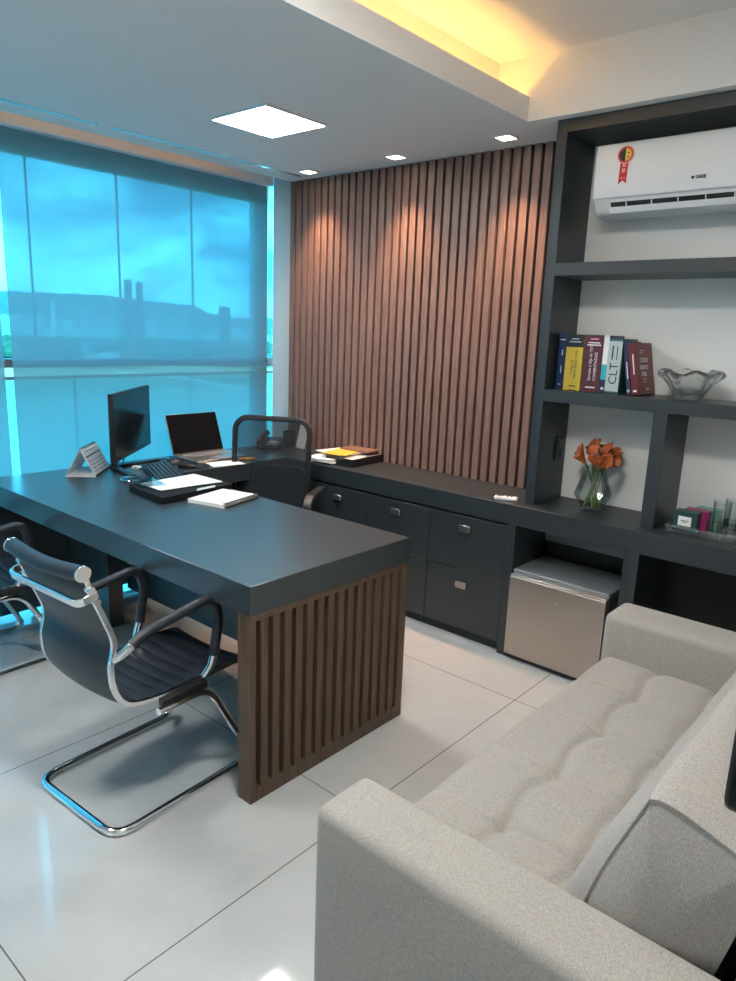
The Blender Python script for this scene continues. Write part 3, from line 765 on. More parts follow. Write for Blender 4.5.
part('sticker_label', MB().box(RX-0.009, RX+0.005, RY-0.0010, RY, RZ-0.046, RZ-0.031).box(RX-0.010, RX+0.004, RY-0.0010, RY, RZ-0.068, RZ-0.052).box(RX-0.012, RX-0.006, RY-0.0010, RY, RZ-0.092, RZ-0.086).box(RX, RX+0.006, RY-0.0010, RY, RZ-0.092, RZ-0.086), M['pink_sticker'], st)
lg = part('logo', MB().prism(disc(-1.005, 2.1645, 0.0055, 0, 16), 'y', AY-0.0145, AY-0.008), M['ink'], ac)
lettering('GREE', 0.0165, (-0.994, AY-0.0145, 2.159), (1, 0, 0), (0, 0, 1), M['ink'], lg, bold=0.0006)
# rating label outline lower left of the panel
part('clear_label', MB().box(-1.345, -1.205, AY-0.0136, AY-0.012, 2.158, 2.190), M['white_plastic'], ac)

# ------------------------------------------------------------------ books on the shelf
ZB = 1.3055
READ = ('Código de', 'PROCESSO CIVIL', 'Súmulas e OJs do TST', 'COMENTADAS', 'CLT')   # only these spines can be read in the photo
def book(name_label, x, w, h, d, cover, y=3.05, tilt=0.0, texts=(), patches=(), pages=True):
    """upright book, spine to -y; tilt leans its top to -x (radians)"""
    t = thing('book', name_label, 'book', (x, y, ZB), 0, 'law books on the middle shelf', world=False)
    c = MB(); b = 0.003
    c.box(0, b, 0.002, d, 0, h); c.box(w-b, w, 0.002, d, 0, h); c.box(0, w, 0, b, 0, h)
    part('cover', c, M[cover], t, 0.001, 1)
    part('pages', MB().box(b, w-b, b, d-0.004, 0.003, h-0.003), M['paper'], t)
    for mt, x0, x1, z0, z1 in patches:
        part('spine_label', MB().box(x0*w, x1*w, -0.0006, 0.0004, z0*h, z1*h), M[mt], t)
    for tx, sz_, px, pz, mt, vert in texts:
        if vert and tx in READ: lettering(tx, sz_, (px*w, -0.0008, pz*h), (0, 0, 1), (-1, 0, 0), M[mt], t, ext=0.0003)
        elif vert: part('print', MB().box(px*w-sz_*0.6, px*w-sz_*0.1, -0.0008, 0.0002, pz*h, pz*h+tx*sz_), M[mt], t)
        else: part('print', MB().box(px*w-tx*sz_/2, px*w+tx*sz_/2, -0.0008, 0.0002, pz*h, pz*h+sz_*0.55), M[mt], t)
    if tilt: t.rotation_euler = (0, tilt, 0)
    return t
book('dark blue book standing at the left end of the shelf', -1.508, 0.037, 0.249, 0.17, 'bk_blue',
     texts=[(3, .0085, .5, .89, 'paper', 0), (3, .008, .62, .62, 'paper', 1), (4, .008, .62, .30, 'paper', 1), (1.6, .008, .5, .085, 'paper', 0)])
book('yellow book with a black top band and vertical title', -1.470, 0.081, 0.249, 0.17, 'bk_yellow',
     patches=[('bk_black', 0, 1, .775, 1.0), ('bk_black', .3, .75, -0.0, .012)],
     texts=[(4, .0085, .5, .91, 'bk_grey', 0), (6.5, .0085, .5, .86, 'bk_grey', 0), ('Código de', .0165, .47, .27, 'ink', 1), ('PROCESSO CIVIL', .0170, .70, .22, 'ink', 1), (3.6, .009, .55, .07, 'ink', 0)])
book('thick wine red book with white vertical title', -1.383, 0.086, 0.249, 0.17, 'bk_wine',
     texts=[(3.6, .010, .5, .92, 'pink_sticker', 0), (5.6, .0095, .5, .855, 'paper', 0), (6.6, .0095, .5, .815, 'paper', 0),
            ('Súmulas e OJs do TST', .0170, .45, .20, 'paper', 1), ('COMENTADAS', .0185, .74, .20, 'paper', 1), (4.2, .0105, .5, .07, 'paper', 0)])
book('thin book with white, teal and navy spine bands', -1.296, 0.0235, 0.249, 0.165, 'bk_navy',
     patches=[('paper', 0, 1, .50, 1.0), ('bk_teal', 0, 1, .235, .50), ('paper', .25, .75, .06, .10)])
book('grey and dark green book with large black letters CLT', -1.271, 0.062, 0.237, 0.165, 'bk_green', y=3.045,
     patches=[('bk_grey', 0.02, .98, .045, .955)],
     texts=[('CLT', .052, .80, .17, 'ink', 1), (5, .012, .40, .62, 'ink', 1), (7, .008, .70, .62, 'ink', 1)])
# two leaning books (bottoms further right, tops resting on the grey one)
nb = book('thin navy book leaning left, squeezed before the last red book', -1.171, 0.018, 0.228, 0.16, 'bk_navy', y=3.05, tilt=-0.18,
     texts=[(9, .008, .7, .30, 'paper', 1)], patches=[('bk_grey', .2, .8, .05, .10)])
rbk = book('dark red book leaning left at the right end of the row', -1.147, 0.030, 0.222, 0.195, 'bk_red', y=3.045, tilt=-0.19,
     texts=[(10, .0085, .68, .40, 'paper', 1)], patches=[('paper', .25, .75, .06, .10)])
for tx, sz_, py, pz in (('CURSO', .0285, .042, .138), ('DIREITO', .0250, .038, .108), ('CIVIL', .0285, .050, .078)):
    lettering(tx, sz_, (0.0304, py, pz), (0, 1, 0), (0, 0, 1), M['paper'], rbk, ext=0.0003)

part('print', MB().box(0.0298, 0.0306, 0.045, 0.090, 0.186, 0.191).box(0.0298, 0.0306, 0.045, 0.085, 0.175, 0.180).box(0.0298, 0.0306, 0.062, 0.110, 0.064, 0.068).box(0.0298, 0.0306, 0.070, 0.106, 0.052, 0.056).box(0.0298, 0.0306, 0.090, 0.125, 0.018, 0.026), M['pink_sticker'], rbk)

# ------------------------------------------------------------------ crystal bowl
def bowl_fn(r, z, a, j):
    k = max(0, min(1, (z-1.315)/0.10)); w = math.sin(5*a+0.7)
    return r*(1+0.075*k*math.sin(6*a+0.7)+0.05*k*math.sin(12*a+38*(z-1.3))), z-0.004*k+0.009*k*k*math.cos(6*a+0.3)
outer = [(0.030, 1.3055), (0.045, 1.3065), (0.055, 1.315), (0.072, 1.345), (0.088, 1.375), (0.104, 1.394), (0.116, 1.406), (0.119, 1.416), (0.114, 1.424), (0.104, 1.425)]
inner = [(0.095, 1.414), (0.083, 1.392), (0.070, 1.362), (0.050, 1.335), (0.026, 1.325), (0.004, 1.324)]
m = MB(); m.lathe(outer+inner, -0.930, 3.095, 90, cap0=True, cap1=True, fn=bowl_fn)
tag(part('glass_bowl', m, M['crystal'], angle=60), 'wavy clear crystal bowl on the middle shelf', 'bowl')

# ------------------------------------------------------------------ vase of calla lilies
VX, VY, VZ = -1.300, 3.115, 0.7605
v = MB()
v.lathe([(0.002, VZ), (0.044, VZ), (0.050, VZ+0.003), (0.087, VZ+0.068), (0.088, VZ+0.074), (0.043, VZ+0.205), (0.0405, VZ+0.205), (0.0848, VZ+0.074), (0.0838, VZ+0.069), (0.048, VZ+0.010), (0.002, VZ+0.009)], VX, VY, 10, cap0=True, cap1=True)
tag(part('glass_vase', v, M['glassclear'], angle=20), 'faceted clear glass vase holding orange lilies on the counter', 'vase')
def lily(base, tip, hd, ln, k):
    """stem rising from the vase, one rolled petal and a spadix"""
    labs = ['orange calla lily at the left tip of the bunch', 'orange calla lily second from the left, tilted outward', 'orange calla lily at the top left of the bunch', 'tallest orange calla lily at the top of the bunch',
            'orange calla lily facing the room in the middle of the bunch', 'orange calla lily low in front at the middle of the bunch', 'orange calla lily right of the middle, slightly raised', 'orange calla lily at the top right of the bunch',
            'orange calla lily low on the right of the bunch', 'orange calla lily at the right tip of the bunch',
            'small orange calla lily half hidden on the left behind the bunch', 'orange calla lily half hidden behind the top of the bunch', 'orange calla lily half hidden on the right behind the bunch']
    t = thing('calla_lily', labs[k], 'flower', base, 0, 'calla lilies in the glass vase')
    b, p = Vector(base), Vector(tip); h = Vector(hd).normalized()
    mid = b*0.45+p*0.55; mid.x += (VX-mid.x)*0.35; mid.y += (VY-mid.y)*0.35
    pts = []
    for i in range(13):
        u = i/12; pts.append(b*(1-u)**2+mid*2*u*(1-u)+p*u*u)
    part('stem', MB().tube(pts, 0.0045, 8), M['stem'], t)
    # petal: funnel rolled round axis h
    u0 = h.orthogonal().normalized(); w0 = h.cross(u0)
    if w0.z < u0.z: pass
    m = MB(); NA, NL = 22, 9; rows = []
    for j in range(NL+1):
        s_ = j/NL; r = 0.006+0.0215*s_**1.4; row = []
        for i in range(NA+1):
            a = -PI*1.08+2*PI*1.08*i/NA
            lip = (1+0.55*max(0, math.cos(a))*s_**2); rr_ = r*(1+0.25*s_*s_*abs(math.cos(a/2)))*(1-0.12*abs(a)/PI)
            q = p+h*(ln*s_*lip)+(u0*math.cos(a)+w0*math.sin(a))*rr_
            row.append(m.v(q))
        rows.append(row)
    for A, B in zip(rows, rows[1:]):
        for i in range(NA): m.f([A[i], A[i+1], B[i+1], B[i]])
    o = part('petal', m, M['lily'], t, angle=80)
    sd = o.modifiers.new('thick', 'SOLIDIFY'); sd.thickness = 0.0014
    part('spadix', MB().tube([p+h*0.004, p+h*ln*0.75], [0.003, 0.0022], 8), M['spadix'], t)
lil = [(-0.095, 0.0, 0.262, -0.8, 0.0, .6), (-0.062, -0.035, 0.255, -0.75, -0.35, .55), (-0.050, 0.02, 0.282, -0.45, 0.0, .9), (-0.018, 0.0, 0.288, -0.1, -0.1, 1.0), (0.004, -0.03, 0.270, 0.0, -0.6, .9),
       (0.036, -0.04, 0.252, 0.3, -0.75, .5), (0.048, 0.0, 0.275, 0.35, -0.2, .95), (0.070, 0.02, 0.272, 0.6, 0.0, .75), (0.068, -0.03, 0.245, 0.75, -0.5, .35), (0.095, 0.0, 0.250, 0.9, -0.1, .3), (-0.065, 0.045, 0.272, -0.5, 0.4, .7), (0.012, 0.05, 0.284, 0.1, 0.4, .9), (0.06, 0.05, 0.262, 0.5, 0.4, .6)]
rnd = random.Random(3)
for k, (dx, dy, dz, hx, hy, hz) in enumerate(lil):
    a = 2*PI*k/13
    lily((VX+0.026*math.cos(a)-dx*0.15, VY+0.026*math.sin(a), VZ+0.014), (VX+dx*0.54, VY+dy-0.01, VZ+dz-0.040), (hx*0.75, hy, hz+0.2), 0.054, k)

# ------------------------------------------------------------------ tray with boxes and glasses
TX0, TX1, TY0, TY1 = -0.918, -0.36, 2.992, 3.215; ZT = 0.7605
m = MB(); m.box(TX0, TX1, TY0, TY1, ZT, ZT+0.006)
for q in ((TX0, TX0+0.006, TY0, TY1), (TX1-0.006, TX1, TY0, TY1), (TX0+0.006, TX1-0.006, TY0, TY0+0.006), (TX0+0.006, TX1-0.006, TY1-0.006, TY1)): m.box(*q, ZT+0.006, ZT+0.032)
tag(part('serving_tray', m, M['acrylic']), 'clear acrylic tray on the counter holding boxes and tumblers', 'tray')
ZI = ZT+0.0065
def tbox(x0, y0, mt, label, win):
    t = thing('gift_box', label, 'box', (x0+0.047, y0+0.035, ZI), 0, 'small coloured boxes on the tray')
    part('carton', MB().box(x0, x0+0.094, y0, y0+0.058, ZI, ZI+0.086), M[mt], t, 0.002, 2)
    if win:
        w = part('paper_label', MB().box(x0+0.021, x0+0.073, y0-0.0007, y0+0.001, ZI+0.026, ZI+0.066), M['paper'], t, label='white paper label')
        part('print', MB().box(x0+0.031, x0+0.063, y0-0.0010, y0-0.0006, ZI+0.0465, ZI+0.0495).box(x0+0.036, x0+0.058, y0-0.0010, y0-0.0006, ZI+0.040, ZI+0.042), M['ink'], w)
tbox(-0.899, 3.010, 'tea_green', 'dark green box with a white label at the front of the tray', True)
tbox(-0.876, 3.071, 'tea_mag', 'magenta box in the middle of the three on the tray', False)
tbox(-0.850, 3.134, 'tea_mint', 'mint green box at the back of the three on the tray', False)
gl = []
def tumbler(x, y, h, label):
    m = MB(); r0, r1 = 0.0295, 0.035
    m.lathe([(0.001, ZI), (r0-0.002, ZI), (r0, ZI+0.003), (r1, ZI+h), (r1-0.0018, ZI+h), (r0-0.0015, ZI+0.022), (0.001, ZI+0.019)], x, y, 36, cap0=True, cap1=True)
    m.lathe([(r0+0.0012, ZI+0.052), (r0+0.0038, ZI+0.056), (r0+0.0012, ZI+0.060)], x, y, 36, cap0=False)
    tag(part('tumbler', m, M['glassclear'], angle=40), label, 'glass', 'clear tumblers on the tray')
tumbler(-0.722, 3.035, 0.150, 'clear tumbler at the front of the tray beside the boxes')
tumbler(-0.700, 3.118, 0.150, 'clear tumbler behind the front one, beside the mint green box')
tumbler(-0.640, 3.060, 0.150, 'clear tumbler at the right edge of the photo, in the front row on the tray')
tumbler(-0.625, 3.145, 0.150, 'clear tumbler at the right edge of the photo, in the back row on the tray')

# ------------------------------------------------------------------ remote
t = thing('remote_control', 'white air conditioner remote lying on the counter near the shelves', 'remote control', (-1.668, 2.965, 0.7605), math.radians(22), world=False)
part('body', MB().box(-0.055, 0.055, -0.021, 0.021, 0, 0.017), M['white_plastic'], t, 0.005, 3)
part('display', MB().box(-0.043, -0.012, -0.014, 0.014, 0.0165, 0.0176), M['grey_plastic'], t)
part('button', MB().box(0.002, 0.014, -0.012, 0.012, 0.0165, 0.0182), M['grey_plastic'], t, 0.001)
part('button', MB().box(0.022, 0.032, -0.012, 0.012, 0.0165, 0.0182), M['grey_plastic'], t, 0.001)

# ------------------------------------------------------------------ folders on the counter
ZK = 0.7605
def flat(name, label, cat, cx, cy, w, d, z0, h, rot, mat, group=None, bevel=0.002):
    t = thing(name, label, cat, (cx, cy, z0), math.radians(rot), group, world=False)
    return t, part('sheet' if h < 0.004 else 'cover', MB().box(-w/2, w/2, -d/2, d/2, 0, h), M[mat], t, bevel)
t, c = flat('box_file', 'black box file at the bottom of the pile on the counter', 'folder', -2.815, 3.110, 0.25, 0.30, ZK, 0.006, 4, 'black_plastic', 'papers piled on the counter')
part('file_side', MB().box(0.118, 0.125, -0.15, 0.15, 0.006, 0.046).box(-0.08, 0.118, -0.15, -0.144, 0.006, 0.046), M['black_plastic'], t, 0.001)
part('paper_stack', MB().box(-0.12, 0.116, -0.142, 0.145, 0.006, 0.040), M['paper_grey'], t, 0.002, label='grey paper edges')
m = MB()
for k in range(5):
    z = 0.004+0.0065*k
    def sh_(u, v, k=k, z=z): return (-0.10+0.2*u, -0.12+0.24*v, z+0.018*math.sin(PI*(1-u))*max(0, 1-abs(1-v)*1.4)*0.4+0.006*math.sin(2.2*u+k)*(1-v))
    m.grid(sh_, 10, 10)
t = thing('paper_bundle', 'bundle of grey loose sheets hanging off the front of the pile on the counter', 'papers', (-2.915, 3.03, ZK), math.radians(8), 'papers piled on the counter', world=False)
o = part('sheets', m, M['paper'], t); sd = o.modifiers.new('t', 'SOLIDIFY'); sd.thickness = 0.004; sd.offset = 1
t, c = flat('paper_folder', 'white paper folder under the yellow envelope on the counter', 'folder', -2.90, 3.14, 0.23, 0.28, ZK+0.0475, 0.005, -6, 'paper', 'papers piled on the counter')
t, c = flat('yellow_envelope', 'yellow envelope on top of the paper pile on the counter', 'envelope', -2.865, 3.075, 0.16, 0.20, ZK+0.053, 0.005, 12, 'yellow', 'papers piled on the counter')
t, c = flat('notebook', 'tan leather notebook on top of the pile on the counter', 'notebook', -2.835, 3.20, 0.22, 0.115, ZK+0.0585, 0.012, 3, 'brown_leather', 'papers piled on the counter')

# ------------------------------------------------------------------ on the desk
ZD = 0.7605
# spiral notebook
t = thing('spiral_notebook', 'white spiral notebook lying closed on the desk', 'notebook', (-2.530, 1.935, ZD), math.radians(14), world=False)
part('cover', MB().box(-0.105, 0.098, -0.125, 0.125, 0.0, 0.0015).box(-0.105, 0.098, -0.125, 0.125, 0.0145, 0.016), M['paper'], t)
part('pages', MB().box(-0.103, 0.096, -0.123, 0.123, 0.0017, 0.0143), M['paper'], t)
m = MB()
for k in range(18):
    y = -0.115+0.23*k/17
    m.tube([(0.098+0.013*math.cos(a*PI/7), y+0.0014*a/14, 0.0105+0.0095*math.sin(a*PI/7)) for a in range(14)], 0.0022, 5, closed=True)
part('spiral_binding', m, M['black_plastic'], t, label='black wire spiral')
# black folder with papers and a pen
t = thing('document_folder', 'black document folder under loose white papers on the desk', 'folder', (-2.805, 1.895, ZD), math.radians(0), world=False)
q = [(-0.145, -0.185), (0.175, -0.215), (0.135, 0.195), (-0.185, 0.195)]
part('cover', MB().prism(q, 'z', 0, 0.026), M['black_matte'], t, 0.003, 2)
part('cover_flap', MB().prism([(a*1.02, b*1.01) for a, b in q], 'z', 0.0265, 0.031), M['black_matte'], t, 0.001)
t = thing('paper_sheets', 'loose white printed sheets lying on the black folder', 'papers', (-2.83, 1.91, ZD+0.0315), 0, world=False)
m = MB(); q2 = [(-0.10, -0.155), (0.085, -0.165), (0.105, 0.165), (-0.125, 0.165)]
m.prism(q2, 'z', 0, 0.004); m.prism([(a+0.012, b-0.006) for a, b in q2], 'z', 0.0045, 0.0065)
part('sheets', m, M['paper'], t)
m = MB()
for k in range(15): m.box(-0.075, 0.075-0.05*(k % 3 == 2), -0.13+0.019*k, -0.127+0.019*k, 0.0066, 0.0069)
part('printed_lines', m, M['paper_grey'], t)
o = tag(part('plastic_sleeve', MB().prism([(-3.015, 1.735), (-2.835, 1.715), (-2.815, 1.82), (-2.99, 1.86)], 'z', ZD+0.0385, ZD+0.0405), M['acrylic']), 'clear plastic sleeve at the left corner of the loose papers on the desk', 'plastic sleeve')
t = thing('pen', 'white pen lying across the right edge of the black folder', 'pen', (-2.650, 1.93, ZD+0.0315), math.radians(98), world=False)
part('barrel', MB().cyl((-0.06, 0, 0.005), (0.05, 0, 0.005), 0.0048, 12), M['white_plastic'], t)
part('tip', MB().tube([(0.05, 0, 0.005), (0.066, 0, 0.005)], [0.0045, 0.001], 12), M['chrome'], t)
part('clip', MB().box(-0.06, -0.02, -0.0015, 0.0015, 0.0098, 0.011), M['chrome'], t)
# keyboard
t = thing('keyboard', 'black wired keyboard beside the monitor on the desk', 'keyboard', (-3.195, 2.045, ZD), math.radians(-22), world=False)
part('case', MB().prism([(-0.075, 0.004), (0.075, 0.004), (0.075, 0.024), (-0.075, 0.012)], 'x', -0.222, 0.222), M['black_plastic'], t, 0.003, 2)
m = MB(); rnd = random.Random(1)
for r_ in range(6):
    yy = -0.064+0.0218*r_; zz = 0.0125+0.012*(yy+0.075)/0.15; x = -0.214
    while x < 0.205:
        w = 0.0165
        if r_ == 0 and -0.13 < x < -0.02: w = 0.105
        m.box(x, x+w, yy, yy+0.0175, zz, zz+0.006); x += w+0.0028
part('keys', m, M['black_plastic'], t, 0.001, 1)
part('foot', MB().box(-0.2, -0.17, 0.05, 0.06, 0, 0.005).box(0.17, 0.2, 0.05, 0.06, 0, 0.005).box(-0.2, -0.17, -0.06, -0.05, 0, 0.005).box(0.17, 0.2, -0.06, -0.05, 0, 0.005), M['black_plastic'], t)
# monitor
t = thing('computer_monitor', 'black flat screen monitor on a V-shaped stand at the window end of the desk', 'monitor', (-3.40, 2.01, ZD), MON_ROT, world=False)
MW, MH, MZ = 0.625, 0.340, 0.088
part('housing', MB().box(-MW/2, MW/2, 0.006, 0.026, MZ, MZ+MH), M['black_plastic'], t, 0.004, 2)
part('bezel', MB().box(-MW/2, MW/2, 0.0, 0.006, MZ, MZ+MH), M['black_plastic'], t, 0.0015, 1)
part('screen', MB().box(-MW/2+0.007, MW/2-0.007, -0.0008, 0.0, MZ+0.018, MZ+MH-0.007), M['black_gloss'], t, label='dark switched-off screen')
part('rear_hump', MB().box(-0.13, 0.13, 0.026, 0.05, MZ+0.06, MZ+0.24), M['black_plastic'], t, 0.012, 3)
st = part('stand_column', MB().tube([(0, 0.115, 0.010), (0, 0.085, 0.12), (0, 0.05, 0.24)], 0, w=0.055, h=0.018, up=(0, -1, 0)), M['black_plastic'], t, 0.004)
part('stand_foot', MB().tube([(0, 0.12, 0.0085), (-0.235, -0.06, 0.0085)], 0, w=0.036, h=0.016), M['black_plastic'], st, 0.003)
part('stand_foot', MB().tube([(0, 0.12, 0.0085), (0.235, -0.06, 0.0085)], 0, w=0.036, h=0.016), M['black_plastic'], st, 0.003)
part('power_cable', MB().tube(fillet([(0.06, 0.05, MZ+0.06), (0.06, 0.075, 0.06), (0.08, 0.09, 0.007), (0.20, 0.17, 0.005)], 0.03), 0.0035, 8), M['black_plastic'], t)
# small things round the monitor
t = thing('glass_coaster', 'small round shiny dish on the desk in front of the monitor foot', 'dish', (-3.145, 1.840, ZD), 0, world=False)
part('dish', MB().lathe([(0.002, 0), (0.045, 0), (0.058, 0.010), (0.056, 0.013), (0.044, 0.006), (0.002, 0.005)], 0, 0, 28, cap1=True), M['chrome'], t)
part('rim_beads', MB().tube([(0.054*math.cos(2*PI*k/28), 0.054*math.sin(2*PI*k/28), 0.012) for k in range(28)], 0.004, 8, closed=True), M['glassclear'], t)
t = thing('power_adapter', 'small white plug adapter on the desk behind the keyboard', 'adapter', (-3.395, 2.015, ZD), math.radians(20), world=False)
part('body', MB().box(-0.022, 0.022, -0.014, 0.014, 0, 0.016), M['white_plastic'], t, 0.004, 3)
part('prong', MB().cyl((0.022, 0.006, 0.008), (0.036, 0.006, 0.008), 0.0022, 8).cyl((0.022, -0.006, 0.008), (0.036, -0.006, 0.008), 0.0022, 8), M['chrome'], t)
# desk calendar
t = thing('desk_calendar', 'tent-fold desk calendar standing at the window end of the desk', 'calendar', (-3.475, 1.785, ZD), CAL_ROT, world=False)
CW, CD, CH = 0.265, 0.075, 0.138
def sheet_(m, y0, z0, y1, z1, th=0.0015):
    d = Vector((y1-y0, z1-z0)).normalized(); n = Vector((-d.y, d.x))*th/2
    m.prism([(y0+n.x, z0+n.y), (y1+n.x, z1+n.y), (y1-n.x, z1-n.y), (y0-n.x, z0-n.y)], 'x', -CW/2, CW/2)
m = MB(); sheet_(m, -CD, 0.001, -0.002, CH); sheet_(m, CD, 0.001, 0.002, CH); m.box(-CW/2, CW/2, -CD, CD, 0.0, 0.0015)
part('card_stand', m, M['paper'], t)
ang = math.atan2(CH, CD-0.002); cs, sn = math.cos(ang), math.sin(ang)
def fp(x0, x1, s0, s1, off, m):                                   # rectangle lying on the front slope
    c = []
    for x, s_ in ((x0, s0), (x1, s0), (x1, s1), (x0, s1)):
        for o_ in (off, off-0.0012): c.append((x, -CD+cs*s_*0.1545-sn*o_, 0.001+sn*s_*0.1545+cs*o_))
    m.hexa([c[1], c[3], c[5], c[7], c[0], c[2], c[4], c[6]])
m = MB(); fp(-CW/2+0.004, CW/2-0.004, 0.06, 0.97, 0.0022, m); pg = part('month_page', m, M['paper'], t)
m = MB(); fp(-CW/2+0.012, CW/2-0.012, 0.68, 0.72, 0.0030, m)
for k in range(9): fp(-0.10+0.022*k, -0.088+0.022*k, 0.86, 0.89, 0.0030, m)
part('dark_band', m, M['ink'], pg)
m = MB()
for mx in range(3):
    for r_ in range(4):
        for c_ in range(5): fp(-0.105+0.074*mx+0.0125*c_, -0.098+0.074*mx+0.0125*c_, 0.14+0.12*r_, 0.18+0.12*r_, 0.0030, m)
part('day_numbers', m, M['grey_plastic'], pg)
m = MB(); fp(-CW/2+0.002, CW/2-0.002, 0.0, 0.055, 0.0024, m); part('base_strip', m, M['ink'], pg)
m = MB()
for k in range(16):
    xx = -0.11+0.22*k/15; m.tube([(xx, 0.007*math.cos(a*PI/6), CH-0.001+0.007*math.sin(a*PI/6)) for a in range(12)], 0.001, 5, closed=True)
part('wire_binding', m, M['black_plastic'], t)
# laptop on the return
t = thing('laptop', 'open silver laptop with a black screen by the window', 'laptop', (-3.555, 2.535, ZD), math.radians(90), world=False)
LW = 0.365
part('base', MB().prism([(-0.245, 0.003), (0.0, 0.003), (0.0, 0.018), (-0.245, 0.013)], 'x', -LW/2, LW/2), M['steel'], t, 0.003, 2, label='silver keyboard base')
part('keys', MB().box(-0.15, 0.15, -0.115, -0.02, 0.0150, 0.0178), M['grey_plastic'], t)
part('touchpad', MB().box(-0.05, 0.05, -0.225, -0.135, 0.0125, 0.0146), M['grey_plastic'], t)
for xx in (-0.15, 0.15): part('foot', MB().box(xx-0.012, xx+0.012, -0.23, -0.22, 0, 0.004).box(xx-0.012, xx+0.012, -0.03, -0.02, 0, 0.004), M['black_plastic'], t)
lid = part('lid', MB().hexa([(-LW/2, -0.004, 0.018), (LW/2, -0.004, 0.018), (LW/2, 0.004, 0.018), (-LW/2, 0.004, 0.018), (-LW/2, 0.076, 0.245), (LW/2, 0.076, 0.245), (LW/2, 0.083, 0.243), (-LW/2, 0.083, 0.243)]), M['steel'], t, 0.001)
part('screen', MB().hexa([(-LW/2+0.003, -0.0048, 0.022), (LW/2-0.003, -0.0048, 0.022), (LW/2-0.003, -0.003, 0.022), (-LW/2+0.003, -0.003, 0.022), (-LW/2+0.003, 0.0740, 0.2435), (LW/2-0.003, 0.0740, 0.2435), (LW/2-0.003, 0.076, 0.2435), (-LW/2+0.003, 0.076, 0.2435)]), M['black_gloss'], lid, label='black switched-off screen')
# mouse, mat and papers on the return
t = thing('mouse_mat', 'round black mouse mat with wrist rest beside the laptop', 'mouse mat', (-3.275, 2.300, ZD), math.radians(20), world=False)
part('mat', MB().lathe([(0.001, 0), (0.088, 0), (0.09, 0.003), (0.001, 0.003)], 0, 0, 28, cap1=True), M['black_plastic'], t)
m = MB(); m.tube([(-0.055, -0.060, 0.010), (-0.03, -0.085, 0.013), (0.03, -0.085, 0.013), (0.055, -0.060, 0.010)], [0.010, 0.016, 0.016, 0.010], 12); part('wrist_rest', m, M['black_plastic'], t)
t = thing('computer_mouse', 'black mouse between the laptop and the keyboard', 'mouse', (-3.395, 2.250, ZD), math.radians(60), world=False)
m = MB(); m.lathe([(0.002, 0), (0.030, 0.0), (0.033, 0.008), (0.028, 0.022), (0.016, 0.031), (0.002, 0.034)], 0, 0, 20, cap1=True, fn=lambda r, z, a, j: (r*(1+0.55*abs(math.cos(a))**2), z)); part('shell', m, M['black_plastic'], t)
part('wheel', MB().cyl((0.028, -0.003, 0.026), (0.028, 0.003, 0.026), 0.006, 12), M['grey_plastic'], t)
t, c = flat('paper_sheet', 'white sheet of paper in front of the laptop at the desk edge', 'paper', -3.225, 2.475, 0.13, 0.20, ZD, 0.003, -12, 'paper', bevel=0)
t, c = flat('sticky_note_pad', 'yellow sticky note pad beside the laptop', 'note pad', -3.255, 2.66, 0.075, 0.075, ZD, 0.008, 10, 'yellow', bevel=0)
m = MB(); m.tube(fillet([(-3.53, 2.10, 0.765), (-3.50, 2.20, 0.765), (-3.55, 2.28, 0.765), (-3.47, 2.33, 0.765), (-3.585, 2.345, 0.765)], 0.04), 0.0038, 8)
tag(part('charging_cable', m, M['black_plastic']), 'black cable curling on the desk between monitor and laptop', 'cable')
# behind the mesh chair, on the counter
t = thing('desk_phone', 'dark desk telephone on the counter, seen through the chair mesh', 'telephone', (-3.49, 3.06, ZK), math.radians(30), world=False)
part('base', MB().prism([(-0.09, 0), (0.09, 0), (0.09, 0.06), (-0.09, 0.025)], 'x', -0.08, 0.08), M['black_plastic'], t, 0.005)
part('handset', MB().tube(fillet([(-0.055, -0.085, 0.045), (-0.055, -0.07, 0.062), (-0.055, 0.07, 0.092), (-0.055, 0.085, 0.075)], 0.02), 0.018, 10), M['black_plastic'], t)
part('key_pad', MB().box(-0.01, 0.065, -0.07, 0.0, 0.030, 0.047), M['grey_plastic'], t)
t = thing('pen_holder', 'dark pen cup on the counter, seen through the chair mesh', 'pen holder', (-3.47, 3.20, ZK), 0, world=False)
part('cup', MB().lathe([(0.002, 0), (0.038, 0), (0.042, 0.10), (0.039, 0.10), (0.035, 0.004), (0.002, 0.004)], 0, 0, 20, cap1=True), M['black_plastic'], t)
t = thing('picture_frame', 'small white card frame standing on the counter behind the chair mesh', 'frame', (-3.33, 3.19, ZK), math.radians(-8), world=False)
part('frame', MB().hexa([(-0.055, -0.02, 0), (0.055, -0.02, 0), (0.055, -0.012, 0), (-0.055, -0.012, 0), (-0.055, 0.02, 0.16), (0.055, 0.02, 0.16), (0.055, 0.028, 0.16), (-0.055, 0.028, 0.16)]), M['grey_plastic'], t, 0.001)
part('card', MB().hexa([(-0.047, -0.0195, 0.008), (0.047, -0.0195, 0.008), (0.047, -0.0185, 0.008), (-0.047, -0.0185, 0.008), (-0.047, 0.0165, 0.152), (0.047, 0.0165, 0.152), (0.047, 0.018, 0.152), (-0.047, 0.018, 0.152)]), M['paper'], t)
part('strut', MB().hexa([(-0.02, 0.06, 0), (0.02, 0.06, 0), (0.02, 0.064, 0), (-0.02, 0.064, 0), (-0.02, 0.02, 0.11), (0.02, 0.02, 0.11), (0.02, 0.024, 0.11), (-0.02, 0.024, 0.11)]), M['grey_plastic'], t)

